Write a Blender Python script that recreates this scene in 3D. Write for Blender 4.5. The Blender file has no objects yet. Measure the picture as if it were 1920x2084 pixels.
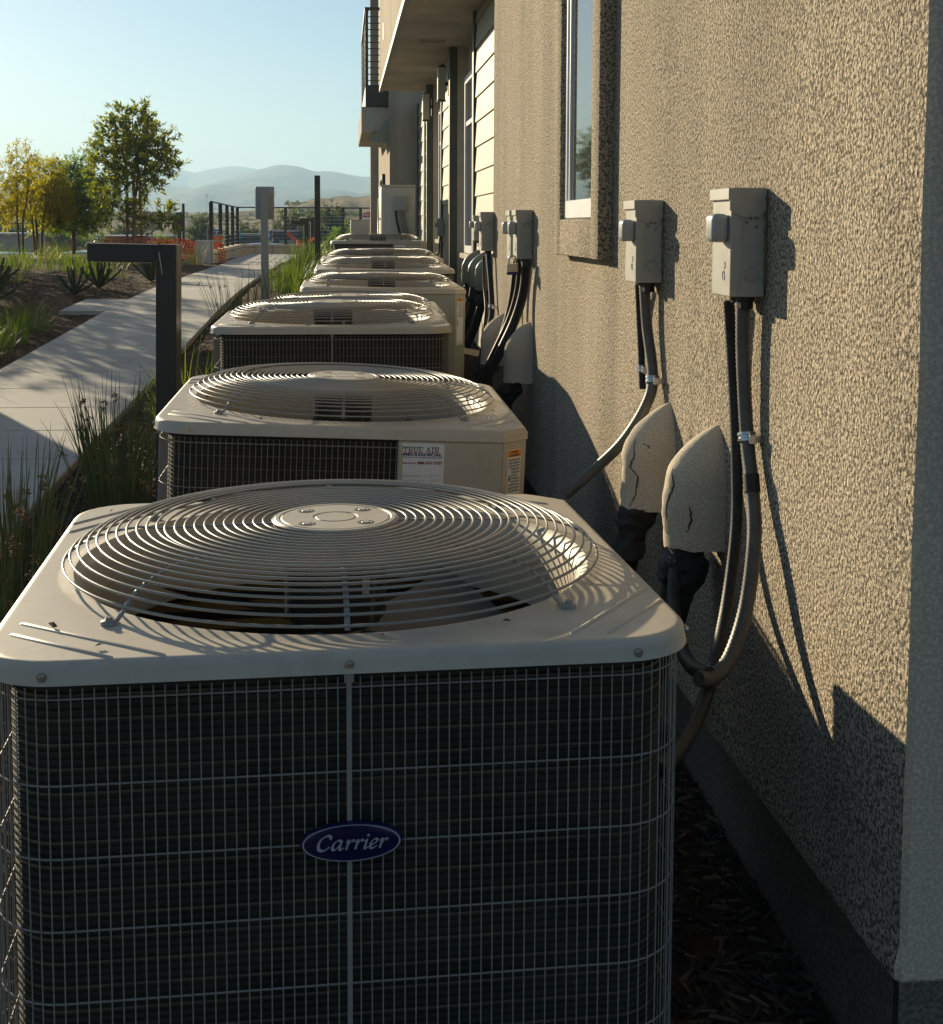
import bpy, bmesh, math, random
from mathutils import Vector, Matrix, Euler
R = math.radians
scene = bpy.context.scene
col = scene.collection

# ------------------------------------------------------------------ camera
W_PX, H_PX, F_PX = 1920.0, 2084.0, 2690.0      # photograph size and focal length in its pixels
VP = (697.0, 460.0)                            # where lines along the wall (+Y) vanish
CAM_Z, PITCH, ROLL = 1.30, R(4.6), R(0.22)
YAW = math.atan((W_PX / 2 - VP[0]) / F_PX)
cam_rot = Matrix.Rotation(-YAW, 3, 'Z') @ Matrix.Rotation(R(90) - PITCH, 3, 'X') @ Matrix.Rotation(ROLL, 3, 'Z')
_d = cam_rot.transposed() @ Vector((0, 1, 0))
PY = VP[1] + F_PX * (_d.y / -_d.z)             # principal point row
PX = VP[0] - F_PX * (_d.x / -_d.z)
cam_data = bpy.data.cameras.new('camera')
cam = bpy.data.objects.new('camera', cam_data)
col.objects.link(cam)
cam.location = (0, 0, CAM_Z)
cam.rotation_euler = cam_rot.to_euler()
cam_data.sensor_fit = 'HORIZONTAL'
cam_data.sensor_width = 36.0
cam_data.lens = 36.0 * F_PX / W_PX
cam_data.shift_x = -(PX - W_PX / 2) / W_PX
cam_data.shift_y = (PY - H_PX / 2) / W_PX
cam_data.clip_start = 0.05
cam_data.clip_end = 20000
scene.camera = cam

# ------------------------------------------------------------------ sky and sun
SUN_DIR = Vector((-1.0, 1.79, 0.52)).normalized()
SUN_EL = math.asin(SUN_DIR.z)
SUN_AZ = math.atan2(SUN_DIR.x, SUN_DIR.y)
world = bpy.data.worlds.new('World')
scene.world = world
world.use_nodes = True
wn = world.node_tree
wn.nodes.clear()
sky = wn.nodes.new('ShaderNodeTexSky')
sky.sky_type = 'NISHITA'
sky.sun_disc = False
sky.sun_elevation = SUN_EL
sky.sun_rotation = SUN_AZ
sky.air_density = 1.0
sky.dust_density = 0.3
sky.ozone_density = 3.2
bg = wn.nodes.new('ShaderNodeBackground')
bg.inputs['Strength'].default_value = 0.055
wo = wn.nodes.new('ShaderNodeOutputWorld')
wn.links.new(sky.outputs[0], bg.inputs[0])
wn.links.new(bg.outputs[0], wo.inputs[0])
sun_data = bpy.data.lights.new('sun', 'SUN')
sun_data.energy = 5.0
sun_data.angle = R(0.5)
sun_data.color = (1.0, 0.83, 0.56)
sun = bpy.data.objects.new('sun', sun_data)
col.objects.link(sun)
sun.rotation_euler = SUN_DIR.to_track_quat('Z', 'Y').to_euler()
scene.view_settings.view_transform = 'Standard'
scene.view_settings.look = 'None'
scene.view_settings.exposure = 0.95
scene.view_settings.gamma = 1.0
scene.view_settings.use_curve_mapping = False
scene.render.engine = 'CYCLES'
scene.cycles.use_denoising = True
scene.cycles.max_bounces = 8
scene.cycles.transparent_max_bounces = 16
scene.cycles.volume_bounces = 0

# ------------------------------------------------------------------ helpers
rnd = random.Random(7)

def ray(u, v):
    """photo pixel (1920 x 2084) -> world direction"""
    return cam_rot @ Vector(((u - PX) / F_PX, -(v - PY) / F_PX, -1.0))

CAMP = Vector((0, 0, CAM_Z))
def onX(u, v, X):
    d = ray(u, v); return CAMP + d * (X / d.x)
def onY(u, v, Y):
    d = ray(u, v); return CAMP + d * (Y / d.y)
def dX(u, v, X): return onX(u * 1.03896, v * 1.03896, X)     # same, from a 1848-wide view of the photo
def dY(u, v, Y): return onY(u * 1.03896, v * 1.03896, Y)

def G(y):
    """height of the path and planting beds along the wall"""
    if y < 1.7: return 0.02 * (y - 1.7) if y > 0 else -0.034
    if y < 14: return 0.035 * (y - 1.7)
    return 0.4305 + 0.09 * (1 - math.exp(-(y - 14) / 3.0))

class MB:
    def __init__(self): self.v = []; self.f = []; self.mi = []
    def add(self, vs, fs, mi=0, M=None):
        b = len(self.v)
        for p in vs:
            p = Vector(p)
            self.v.append(tuple(M @ p) if M is not None else tuple(p))
        for f in fs:
            self.f.append(tuple(b + i for i in f)); self.mi.append(mi)
        return self
    def box(self, x0, x1, y0, y1, z0, z1, mi=0, M=None, bev=0.0, seg=1):
        if bev > 0:
            bm = bmesh.new()
            bmesh.ops.create_cube(bm, size=1.0)
            for v in bm.verts:
                v.co = Vector(((x0 + x1) / 2 + v.co.x * (x1 - x0), (y0 + y1) / 2 + v.co.y * (y1 - y0), (z0 + z1) / 2 + v.co.z * (z1 - z0)))
            bmesh.ops.bevel(bm, geom=list(bm.edges), offset=bev, segments=seg, affect='EDGES', profile=0.5)
            bm.verts.index_update()
            self.add([v.co for v in bm.verts], [[v.index for v in f.verts] for f in bm.faces], mi, M)
            bm.free(); return self
        vs = [(x, y, z) for z in (z0, z1) for y in (y0, y1) for x in (x0, x1)]
        return self.add(vs, [(0, 2, 3, 1), (4, 5, 7, 6), (0, 1, 5, 4), (2, 6, 7, 3), (0, 4, 6, 2), (1, 3, 7, 5)], mi, M)
    def tube(self, pts, r, n=8, mi=0, caps=True, M=None, squash=1.0, up=None):
        pts = [Vector(p) for p in pts]
        k = len(pts)
        rr = r if isinstance(r, (list, tuple)) else [r] * k
        t0 = (pts[1] - pts[0]).normalized()
        a = Vector(up) if up else (Vector((0, 0, 1)) if abs(t0.z) < 0.9 else Vector((1, 0, 0)))
        nrm = (a - t0 * a.dot(t0)).normalized()
        vs, fs = [], []
        for i, p in enumerate(pts):
            t = (pts[min(i + 1, k - 1)] - pts[max(i - 1, 0)]).normalized()
            nrm = (nrm - t * nrm.dot(t)).normalized()
            bn = t.cross(nrm)
            for j in range(n):
                an = 2 * math.pi * j / n
                vs.append(p + nrm * (math.cos(an) * rr[i] * squash) + bn * (math.sin(an) * rr[i]))
        for i in range(k - 1):
            for j in range(n):
                j2 = (j + 1) % n
                fs.append((i * n + j, i * n + j2, (i + 1) * n + j2, (i + 1) * n + j))
        if caps:
            fs.append(tuple(range(n - 1, -1, -1)))
            fs.append(tuple(range((k - 1) * n, k * n)))
        return self.add(vs, fs, mi, M)
    def lathe(self, prof, n=24, M=None, mi=0, close=False):
        vs, fs = [], []
        for (r, z) in prof:
            for j in range(n):
                a = 2 * math.pi * j / n
                vs.append((r * math.cos(a), r * math.sin(a), z))
        k = len(prof)
        for i in range(k - 1 + (1 if close else 0)):
            i2 = (i + 1) % k
            for j in range(n):
                j2 = (j + 1) % n
                fs.append((i * n + j, i * n + j2, i2 * n + j2, i2 * n + j))
        return self.add(vs, fs, mi, M)
    def prism(self, ol, z0, z1, mi=0, M=None):
        n = len(ol)
        vs = [(x, y, z0) for x, y in ol] + [(x, y, z1) for x, y in ol]
        fs = [tuple(range(n - 1, -1, -1)), tuple(range(n, 2 * n))]
        fs += [(i, (i + 1) % n, n + (i + 1) % n, n + i) for i in range(n)]
        return self.add(vs, fs, mi, M)
    def mesh(self, name, mats, smooth=None):
        me = bpy.data.meshes.new(name)
        me.from_pydata(self.v, [], self.f)
        for m in (mats if isinstance(mats, (list, tuple)) else [mats]): me.materials.append(m)
        if any(self.mi): me.polygons.foreach_set('material_index', self.mi)
        if smooth is not None:
            me.polygons.foreach_set('use_smooth', [True] * len(me.polygons))
            me.set_sharp_from_angle(angle=R(smooth))
        me.update()
        return me
    def build(self, name, mats, parent=None, smooth=None, kind=None):
        return link(name, self.mesh(name, mats, smooth), parent, kind)

def link(name, me, parent=None, kind=None):
    o = bpy.data.objects.new(name, me)
    col.objects.link(o)
    if parent is not None: o.parent = parent
    if kind: o['kind'] = kind
    return o

def tag(o, label, cat, group=None):
    o['label'] = label; o['category'] = cat
    if group: o['group'] = group
    return o

def thing(name, label, cat, loc=(0, 0, 0), rot=(0, 0, 0), group=None):
    o = bpy.data.objects.new(name, None)
    o.empty_display_size = 0.1
    col.objects.link(o)
    o.location = loc; o.rotation_euler = rot
    return tag(o, label, cat, group)

def struct(o):
    o['kind'] = 'structure'; return o

def copy_tree(o, parent=None):
    c = o.copy(); col.objects.link(c)
    if parent is not None: c.parent = parent
    for ch in list(o.children): copy_tree(ch, c)
    return c

def text_mesh(s, size, width=None, bold=0.0, shear=0.0, align='LEFT'):
    cu = bpy.data.curves.new('lettering', 'FONT')
    cu.body = s; cu.size = size; cu.shear = shear; cu.offset = bold; cu.align_x = align; cu.resolution_u = 2
    ob = bpy.data.objects.new('lettering', cu)
    me = bpy.data.meshes.new_from_object(ob)
    bpy.data.objects.remove(ob); bpy.data.curves.remove(cu)
    if width:
        xs = [v.co.x for v in me.vertices]
        if xs:
            k = width / (max(xs) - min(xs)); x0 = min(xs)
            for v in me.vertices: v.co.x = (v.co.x - x0) * k
    return me

def text_into(mb, s, size, M, width=None, bold=0.0, shear=0.0, mi=0, align='LEFT'):
    me = text_mesh(s, size, width, bold, shear, align)
    mb.add([v.co for v in me.vertices], [tuple(p.vertices) for p in me.polygons], mi, M)
    bpy.data.meshes.remove(me)

# ------------------------------------------------------------------ materials
def new_mat(name):
    m = bpy.data.materials.new(name); m.use_nodes = True
    nt = m.node_tree
    return m, nt, nt.nodes['Principled BSDF'], nt.nodes['Material Output']

def N(nt, t, **kw):
    n = nt.nodes.new(t)
    for k, v in kw.items():
        if k in n.inputs: n.inputs[k].default_value = v
        else: setattr(n, k, v)
    return n

def coords(nt, scale=(1, 1, 1), which='Object'):
    tc = nt.nodes.new('ShaderNodeTexCoord'); mp = nt.nodes.new('ShaderNodeMapping')
    mp.inputs['Scale'].default_value = scale
    nt.links.new(tc.outputs[which], mp.inputs[0])
    return mp.outputs[0]

def ramp(nt, fac, stops):
    r = nt.nodes.new('ShaderNodeValToRGB')
    e = r.color_ramp.elements
    while len(e) < len(stops): e.new(0.5)
    for el, (p, c) in zip(e, stops):
        el.position = p; el.color = (c[0], c[1], c[2], 1) if isinstance(c, (list, tuple)) else (c, c, c, 1)
    nt.links.new(fac, r.inputs[0])
    return r.outputs[0]

def mixc(nt, fac, a, b, blend='MIX'):
    m = nt.nodes.new('ShaderNodeMix'); m.data_type = 'RGBA'; m.blend_type = blend
    for s, val in ((m.inputs[0], fac), (m.inputs[6], a), (m.inputs[7], b)):
        if isinstance(val, (int, float)): s.default_value = val
        elif isinstance(val, (tuple, list)): s.default_value = (val[0], val[1], val[2], 1)
        else: nt.links.new(val, s)
    return m.outputs[2]

def bump(nt, h, strength, dist, normal=None):
    b = nt.nodes.new('ShaderNodeBump')
    b.inputs['Strength'].default_value = strength; b.inputs['Distance'].default_value = dist
    nt.links.new(h, b.inputs['Height'])
    if normal is not None: nt.links.new(normal, b.inputs['Normal'])
    return b.outputs[0]

def pm(name, c, rough=0.6, metal=0.0, var=0.12, vscale=6.0, bscale=0.0, bstr=0.2, bdist=0.002, spec=0.5, dirt=None, stretch=(1, 1, 1), rvar=0.1):
    m, nt, p, out = new_mat(name)
    co = coords(nt, stretch)
    n1 = N(nt, 'ShaderNodeTexNoise', Scale=vscale, Detail=6.0, Roughness=0.6)
    nt.links.new(co, n1.inputs['Vector'])
    lo = tuple(x * (1 - var) for x in c); hi = tuple(min(1, x * (1 + var)) for x in c)
    cc = ramp(nt, n1.outputs[0], [(0.3, lo), (0.7, hi)])
    if dirt:
        n2 = N(nt, 'ShaderNodeTexNoise', Scale=vscale * 4.3, Detail=8.0, Roughness=0.7)
        nt.links.new(co, n2.inputs['Vector'])
        f = ramp(nt, n2.outputs[0], [(0.52, 0.0), (0.72, 1.0)])
        cc = mixc(nt, f, cc, dirt)
    nt.links.new(cc, p.inputs['Base Color'])
    rr = nt.nodes.new('ShaderNodeMapRange')
    rr.inputs[3].default_value = max(0.02, rough - rvar); rr.inputs[4].default_value = min(1, rough + rvar)
    nt.links.new(n1.outputs[0], rr.inputs[0]); nt.links.new(rr.outputs[0], p.inputs['Roughness'])
    p.inputs['Metallic'].default_value = metal
    p.inputs['Specular IOR Level'].default_value = spec
    if bscale:
        n3 = N(nt, 'ShaderNodeTexNoise', Scale=bscale, Detail=4.0, Roughness=0.6)
        nt.links.new(co, n3.inputs['Vector'])
        nt.links.new(bump(nt, n3.outputs[0], bstr, bdist), p.inputs['Normal'])
    return m

def leaf_mat(name, c1, c2, trans=0.45, tcol=None):
    m, nt, p, out = new_mat(name)
    geo = nt.nodes.new('ShaderNodeNewGeometry')
    cc = ramp(nt, geo.outputs['Random Per Island'], [(0.0, c1), (1.0, c2)])
    nt.links.new(cc, p.inputs['Base Color'])
    p.inputs['Roughness'].default_value = 0.45
    p.inputs['Specular IOR Level'].default_value = 0.35
    tr = nt.nodes.new('ShaderNodeBsdfTranslucent')
    tc = mixc(nt, 1.0, cc, tcol or (2.3, 2.3, 0.75), 'MULTIPLY')
    nt.links.new(tc, tr.inputs[0])
    mx = nt.nodes.new('ShaderNodeMixShader'); mx.inputs[0].default_value = trans
    nt.links.new(p.outputs[0], mx.inputs[1]); nt.links.new(tr.outputs[0], mx.inputs[2])
    nt.links.new(mx.outputs[0], out.inputs[0])
    return m

def stucco(name, c, grain=260.0, strength=1.0, dist=0.006, streak=True, pit_shade=0.55):
    """dash-finish plaster: grains with their shade painted in as dark pits between, faint vertical weather streaks"""
    m, nt, p, out = new_mat(name)
    co = coords(nt)
    n1 = N(nt, 'ShaderNodeTexNoise', Scale=grain * 0.9, Detail=4.0, Roughness=0.72)
    n2 = N(nt, 'ShaderNodeTexVoronoi', Scale=grain * 1.15); n2.inputs['Randomness'].default_value = 1.0
    n3 = N(nt, 'ShaderNodeTexNoise', Scale=grain * 1.25, Detail=2.0, Roughness=0.6)
    for n in (n1, n2, n3): nt.links.new(co, n.inputs['Vector'])
    h = nt.nodes.new('ShaderNodeMath'); h.operation = 'MULTIPLY_ADD'          # rounded grains, deep where cells meet
    nt.links.new(n2.outputs['Distance'], h.inputs[0]); h.inputs[1].default_value = -0.4; nt.links.new(n1.outputs[0], h.inputs[2])
    specks = ramp(nt, n3.outputs[0], [(0.43, tuple(x * (1 - pit_shade) for x in c)), (0.51, c), (0.66, tuple(min(1, x * 1.25) for x in c))])  # grain light and shade painted into the colour, beside its own tone
    n4 = N(nt, 'ShaderNodeTexNoise', Scale=1.6, Detail=5.0)
    nt.links.new(coords(nt, (2.2, 2.2, 0.25) if streak else (1, 1, 1)), n4.inputs['Vector'])
    tone = ramp(nt, n4.outputs[0], [(0.32, 0.78), (0.68, 1.12)])
    nt.links.new(mixc(nt, 1.0, specks, tone, 'MULTIPLY'), p.inputs['Base Color'])
    p.inputs['Roughness'].default_value = 0.92
    p.inputs['Specular IOR Level'].default_value = 0.2
    n5 = N(nt, 'ShaderNodeTexNoise', Scale=5.0, Detail=2.0)
    nt.links.new(co, n5.inputs['Vector'])
    b0 = bump(nt, n5.outputs[0], 0.15, 0.02)
    nt.links.new(bump(nt, h.outputs[0], strength, dist, b0), p.inputs['Normal'])
    return m

M_ = {}
M_['stucco'] = stucco('tan dash stucco', (0.56, 0.475, 0.355), 122, 1.0, 0.015, True, 0.68)
M_['stucco_end'] = stucco('float-finished tan plaster', (0.58, 0.475, 0.345), 140, 0.4, 0.004, True, 0.12)
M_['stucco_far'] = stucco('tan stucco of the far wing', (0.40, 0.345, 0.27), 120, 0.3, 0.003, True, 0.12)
M_['stucco_smooth'] = stucco('smooth cream plaster', (0.46, 0.42, 0.35), 90, 0.25, 0.002, False, 0.1)
M_['stucco_hood'] = stucco('troweled plaster', (0.60, 0.515, 0.39), 200, 0.45, 0.002, False, 0.08)
M_['foundation'] = stucco('rough grey footing', (0.19, 0.165, 0.13), 120, 0.8, 0.010, False, 0.3)
M_['beige'] = pm('beige painted steel', (0.49, 0.43, 0.335), 0.46, var=0.05, vscale=3.0, bscale=25, bstr=0.03, bdist=0.001, dirt=(0.40, 0.345, 0.26), rvar=0.08)
M_['beige_wire'] = pm('grey beige coated wire', (0.25, 0.235, 0.205), 0.34, var=0.08, vscale=20)
M_['panel_green'] = pm('faded grey green panel', (0.36, 0.36, 0.285), 0.45, var=0.05, vscale=4)
M_['green_steel'] = pm('grey green painted steel', (0.24, 0.26, 0.21), 0.42, var=0.06, vscale=4)
M_['grille'] = pm('weathered grille wire', (0.27, 0.25, 0.215), 0.5, var=0.1, vscale=20)
M_['coil'] = pm('dark aluminium coil fins', (0.036, 0.027, 0.016), 0.8, 0.0, var=0.5, vscale=9, bscale=300, bstr=0.3, bdist=0.001)
M_['coil_tube'] = pm('coil edge', (0.095, 0.07, 0.04), 0.65, 0.0, var=0.4, vscale=30)
M_['rivet'] = pm('dull rivet', (0.20, 0.20, 0.18), 0.5)
M_['motor_tag'] = pm('greyed motor label', (0.30, 0.31, 0.30), 0.5)
M_['cavity'] = pm('inside of the cabinet', (0.05, 0.05, 0.055), 0.7, var=0.2)
M_['motor'] = pm('black motor', (0.02, 0.02, 0.022), 0.45)
M_['blade'] = pm('dark fan blade', (0.13, 0.13, 0.13), 0.45, 0.2, var=0.1)
M_['screw'] = pm('zinc screw', (0.5, 0.48, 0.44), 0.3, 0.9, var=0.2, vscale=60)
M_['badge_blue'] = pm('dark blue enamel', (0.008, 0.010, 0.055), 0.25, var=0.05)
M_['badge_silver'] = pm('silver print', (0.42, 0.43, 0.47), 0.3, 0.2, var=0.03)
M_['sticker'] = pm('white sticker', (0.74, 0.74, 0.72), 0.5, var=0.03)
M_['ink_blue'] = pm('dark blue ink', (0.02, 0.03, 0.12), 0.6, var=0.05)
M_['ink_red'] = pm('dark red ink', (0.28, 0.03, 0.03), 0.6, var=0.05)
M_['ink_black'] = pm('black ink', (0.02, 0.02, 0.02), 0.6, var=0.05)
M_['orange_print'] = pm('orange print', (0.75, 0.30, 0.04), 0.6, var=0.05)
M_['box_grey'] = pm('grey painted disconnect steel', (0.36, 0.36, 0.315), 0.4, var=0.06, vscale=8, dirt=(0.31, 0.30, 0.26))
M_['handle_grey'] = pm('grey plastic handle', (0.36, 0.36, 0.35), 0.35, var=0.05)
M_['conduit'] = pm('black flexible conduit', (0.022, 0.022, 0.022), 0.55, var=0.4, vscale=25, spec=0.3, dirt=(0.07, 0.065, 0.05))
M_['conduit_grey'] = pm('mid-grey flexible conduit', (0.085, 0.082, 0.072), 0.5, var=0.3, vscale=25, dirt=(0.13, 0.12, 0.10))  # mid-grey base with paler mottling
M_['foam'] = pm('black foam insulation', (0.018, 0.018, 0.018), 0.75, var=0.4, vscale=30, bscale=40, bstr=0.8, bdist=0.01)
M_['zinc'] = pm('galvanised clamp', (0.55, 0.55, 0.55), 0.28, 0.95, var=0.15, vscale=50)
M_['brass'] = pm('steel padlock', (0.45, 0.42, 0.36), 0.3, 0.8, var=0.1)
M_['blue_plastic'] = pm('blue bumper', (0.01, 0.015, 0.08), 0.4)
M_['crack'] = pm('open crack', (0.02, 0.016, 0.012), 0.95)
M_['putty'] = pm('brown sealant', (0.16, 0.11, 0.05), 0.7, var=0.3, vscale=60, bscale=120, bstr=0.6, bdist=0.003)
M_['siding'] = pm('cream lap siding', (0.32, 0.288, 0.205), 0.65, var=0.04, vscale=2.0, stretch=(1, 6, 0.6), bscale=50, bstr=0.1, bdist=0.001)
M_['green_trim'] = pm('dark green trim', (0.045, 0.058, 0.038), 0.55, var=0.12, vscale=4)
M_['vinyl'] = pm('white vinyl', (0.72, 0.72, 0.72), 0.35, var=0.03)
M_['bronze'] = pm('dark bronze paint', (0.028, 0.024, 0.020), 0.42, var=0.15, vscale=12, bscale=200, bstr=0.1, bdist=0.0005)
M_['lamp_diff'] = pm('opal lamp panel', (0.48, 0.46, 0.38), 0.4, var=0.03)
M_['galv'] = pm('grey painted pedestal', (0.30, 0.31, 0.30), 0.45, 0.2, var=0.08)
M_['split_white'] = pm('ivory painted steel', (0.56, 0.55, 0.47), 0.42, var=0.04)
M_['concrete'] = pm('broom finished concrete', (0.42, 0.41, 0.38), 0.85, var=0.15, vscale=1.1, bscale=60, bstr=0.3, bdist=0.003, dirt=(0.33, 0.32, 0.295))
M_['block'] = pm('tan split block', (0.58, 0.46, 0.30), 0.9, var=0.14, vscale=4, bscale=30, bstr=0.5, bdist=0.01)
M_['orange_net'] = pm('orange plastic net', (0.80, 0.14, 0.03), 0.55, var=0.08)
M_['bark'] = pm('brown bark', (0.15, 0.09, 0.05), 0.85, var=0.3, vscale=15, bscale=40, bstr=0.6, bdist=0.01)
M_['stake'] = pm('pine stake', (0.34, 0.17, 0.07), 0.8, var=0.2, vscale=10, stretch=(4, 4, 0.5))
M_['leaf_dark'] = leaf_mat('glossy dark leaf', (0.07, 0.095, 0.02), (0.20, 0.21, 0.045), 0.55)
M_['leaf_mid'] = leaf_mat('feathery green leaf', (0.06, 0.12, 0.02), (0.13, 0.19, 0.03), 0.55)
M_['leaf_yellow'] = leaf_mat('yellow green leaf', (0.17, 0.17, 0.02), (0.30, 0.25, 0.03), 0.6)
M_['leaf_olive'] = leaf_mat('olive leaf', (0.055, 0.07, 0.03), (0.10, 0.11, 0.05), 0.35)
M_['grass'] = leaf_mat('mat rush blade', (0.045, 0.085, 0.016), (0.12, 0.16, 0.03), 0.42)
M_['grass_pale'] = leaf_mat('pale bunch grass blade', (0.20, 0.20, 0.09), (0.34, 0.31, 0.15), 0.45)
M_['rush'] = leaf_mat('rush stem', (0.06, 0.085, 0.03), (0.13, 0.15, 0.05), 0.3)
M_['seed'] = pm('brown seed head', (0.22, 0.13, 0.065), 0.9, var=0.4, vscale=80)
M_['agave'] = leaf_mat('agave leaf', (0.05, 0.075, 0.04), (0.09, 0.12, 0.06), 0.15)
M_['chip1'] = pm('dark bark chip', (0.055, 0.033, 0.021), 0.9, var=0.5, vscale=20)
M_['chip2'] = pm('pale bark chip', (0.13, 0.085, 0.052), 0.9, var=0.4, vscale=20)
M_['car_blue'] = pm('light blue car paint', (0.20, 0.34, 0.55), 0.2, 0.3, var=0.02)
M_['car_white'] = pm('white car paint', (0.7, 0.7, 0.7), 0.2, var=0.02)
M_['car_glass'] = pm('car glass', (0.02, 0.025, 0.03), 0.05, var=0.02, rvar=0.02)
M_['tyre'] = pm('tyre', (0.02, 0.02, 0.02), 0.8)
M_['sign_beige'] = pm('beige sign back', (0.36, 0.31, 0.24), 0.6)
M_['white_panel'] = pm('white painted cabinet', (0.62, 0.63, 0.62), 0.5, var=0.05)
M_['red_sign'] = pm('red sign', (0.55, 0.03, 0.03), 0.5)
M_['ban_red'] = pm('maroon banner', (0.22, 0.04, 0.05), 0.7)
M_['ban_blue'] = pm('blue banner', (0.02, 0.10, 0.30), 0.7)
M_['ban_gold'] = pm('gold banner', (0.50, 0.30, 0.05), 0.7)
M_['ban_cyan'] = pm('cyan banner', (0.05, 0.35, 0.50), 0.7)
M_['white_print'] = pm('white print', (0.75, 0.75, 0.75), 0.6)

def glass_mat(name, tint, rough=0.03):
    m, nt, p, out = new_mat(name)
    p.inputs['Base Color'].default_value = (*tint, 1)
    p.inputs['Roughness'].default_value = rough
    p.inputs['Specular IOR Level'].default_value = 1.0
    p.inputs['IOR'].default_value = 2.2
    co = coords(nt)
    n = N(nt, 'ShaderNodeTexNoise', Scale=30.0, Detail=8.0, Roughness=0.75)
    nt.links.new(co, n.inputs['Vector'])
    f = ramp(nt, n.outputs[0], [(0.55, rough), (0.85, 0.35)])
    nt.links.new(f, p.inputs['Roughness'])
    return m
M_['glass'] = glass_mat('window glass', (0.04, 0.05, 0.045))
# ================================================================== ground, path, hills
def smooth01(t): t = max(0.0, min(1.0, t)); return t * t * (3 - 2 * t)
from mathutils import noise as mnoise
def HG(x, y):
    """terrain height: planted terrace, then a bank down to the parking lot and the valley floor"""
    edge = 37.6 if x > -2.45 else 33.0 - smooth01((-3.5 - x) / 5.0) * 3.0
    drop = smooth01((y - edge) / 4.0)
    h = G(min(y, 40)) * (1 - drop) + (-1.0) * drop
    far = smooth01((y - 60) / 300.0)
    h = h * (1 - far) - 5.0 * far
    if y < 45 and abs(x) < 14:
        h += 0.012 * mnoise.noise((x * 1.9, y * 1.9, 0.3)) + 0.008 * mnoise.noise((x * 6.1, y * 6.1, 1.3))
        if -2.45 < x < -1.22 and -0.9 < y < 36.7: h -= 0.03
        if x > -3.2 and 13.4 < y < 15.4: h -= 0.03
        elif x < -2.6: h += 0.10 * smooth01((-2.6 - x) / 1.6) * (1 - drop) + 0.05 * mnoise.noise((x * .5, y * .5, 4.0)) * smooth01((-2.8 - x) / 1.0)
    return h

def soil_mat():
    m, nt, p, out = new_mat('mulched soil and dry grassland')
    co = coords(nt)
    sep = nt.nodes.new('ShaderNodeSeparateXYZ'); nt.links.new(co, sep.inputs[0])
    n1 = N(nt, 'ShaderNodeTexNoise', Scale=22.0, Detail=8.0, Roughness=0.75)
    n2 = N(nt, 'ShaderNodeTexNoise', Scale=0.35, Detail=6.0)
    n3 = N(nt, 'ShaderNodeTexNoise', Scale=0.06, Detail=8.0, Roughness=0.65)
    vo = N(nt, 'ShaderNodeTexVoronoi', Scale=28.0); vo.inputs['Randomness'].default_value = 1.0
    for n in (n1, n2, n3, vo): nt.links.new(co, n.inputs['Vector'])
    mulch = ramp(nt, n1.outputs[0], [(0.3, (0.035, 0.022, 0.015)), (0.55, (0.095, 0.060, 0.038)), (0.8, (0.19, 0.13, 0.085))])
    dry = ramp(nt, n3.outputs[0], [(0.3, (0.12, 0.105, 0.05)), (0.5, (0.27, 0.22, 0.12)), (0.7, (0.20, 0.18, 0.09))])
    far = nt.nodes.new('ShaderNodeMapRange'); far.inputs[1].default_value = 31.0; far.inputs[2].default_value = 37.0
    nt.links.new(sep.outputs[1], far.inputs[0])
    nt.links.new(mixc(nt, far.outputs[0], mulch, dry), p.inputs['Base Color'])
    p.inputs['Roughness'].default_value = 0.95; p.inputs['Specular IOR Level'].default_value = 0.1
    nt.links.new(bump(nt, n1.outputs[0], 0.8, 0.03), p.inputs['Normal'])
    return m
M_['soil'] = soil_mat()

def axis(lo, hi, step, far, grow=1.35, back=None):
    a = []
    v = lo
    while v <= hi + 1e-6: a.append(round(v, 4)); v += step
    s = step
    v = a[-1]
    while v < far: s *= grow; v += s; a.append(v)
    s = step; v = a[0]
    bk = far if back is None else back
    pre = []
    while v > -bk: s *= grow; v -= s; pre.append(v)
    return pre[::-1] + a
gx = axis(-13, 3, 0.25, 7000); gy = axis(-1, 46, 0.25, 9000, back=400)
mb = MB()
for y in gy:
    for x in gx: mb.v.append((x, y, HG(x, y)))
nx = len(gx)
for j in range(len(gy) - 1):
    for i in range(nx - 1):
        mb.f.append((j * nx + i, j * nx + i + 1, (j + 1) * nx + i + 1, (j + 1) * nx + i)); mb.mi.append(0)
struct(mb.build('ground', M_['soil'], smooth=60))

# ---- concrete path, one object per slab
path = bpy.data.objects.new('path', None); col.objects.link(path); struct(path)
def slab(x0, x1, y0, y1, groove=0.006, xl=None):
    mb = MB()
    z0, z1 = G(y0) + 0.016, G(y1) + 0.016
    g = groove / 2
    xs = (x0 + g, x1 - g) if xl else (x0, x1)
    x0, x1 = xs
    y0 += g; y1 -= g; b = 0.006
    top = [(x0 + b, y0 + b, z0), (x1 - b, y0 + b, z0), (x1 - b, y1 - b, z1), (x0 + b, y1 - b, z1)]
    mid = [(x0, y0, z0 - b), (x1, y0, z0 - b), (x1, y1, z1 - b), (x0, y1, z1 - b)]
    bot = [(x, y, z - 0.12) for x, y, z in mid]
    mb.add(top + mid + bot, [(0, 1, 2, 3)] + [(4 + i, 4 + (i + 1) % 4, (i + 1) % 4, i) for i in range(4)] + [(8 + i, 8 + (i + 1) % 4, 4 + (i + 1) % 4, 4 + i) for i in range(4)])
    mb.build('slab', M_['concrete'], path)
y = -0.8; k = 0
while y < 27.6:
    slab(-2.40, -1.27, y, y + 0.725, 0.012 if k % 2 else 0.008); y += 0.725; k += 1
yb = y
slab(-2.86, -2.405, 13.7, 15.15)
while y < 36.0:
    w = min(1.0, (y - yb) / 6.0)
    slab(-2.52, -1.20 + 0.2 * w, y, y + 1.45, 0.012); y += 1.45
slab(-2.55, -1.0, y, 36.75)
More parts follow.
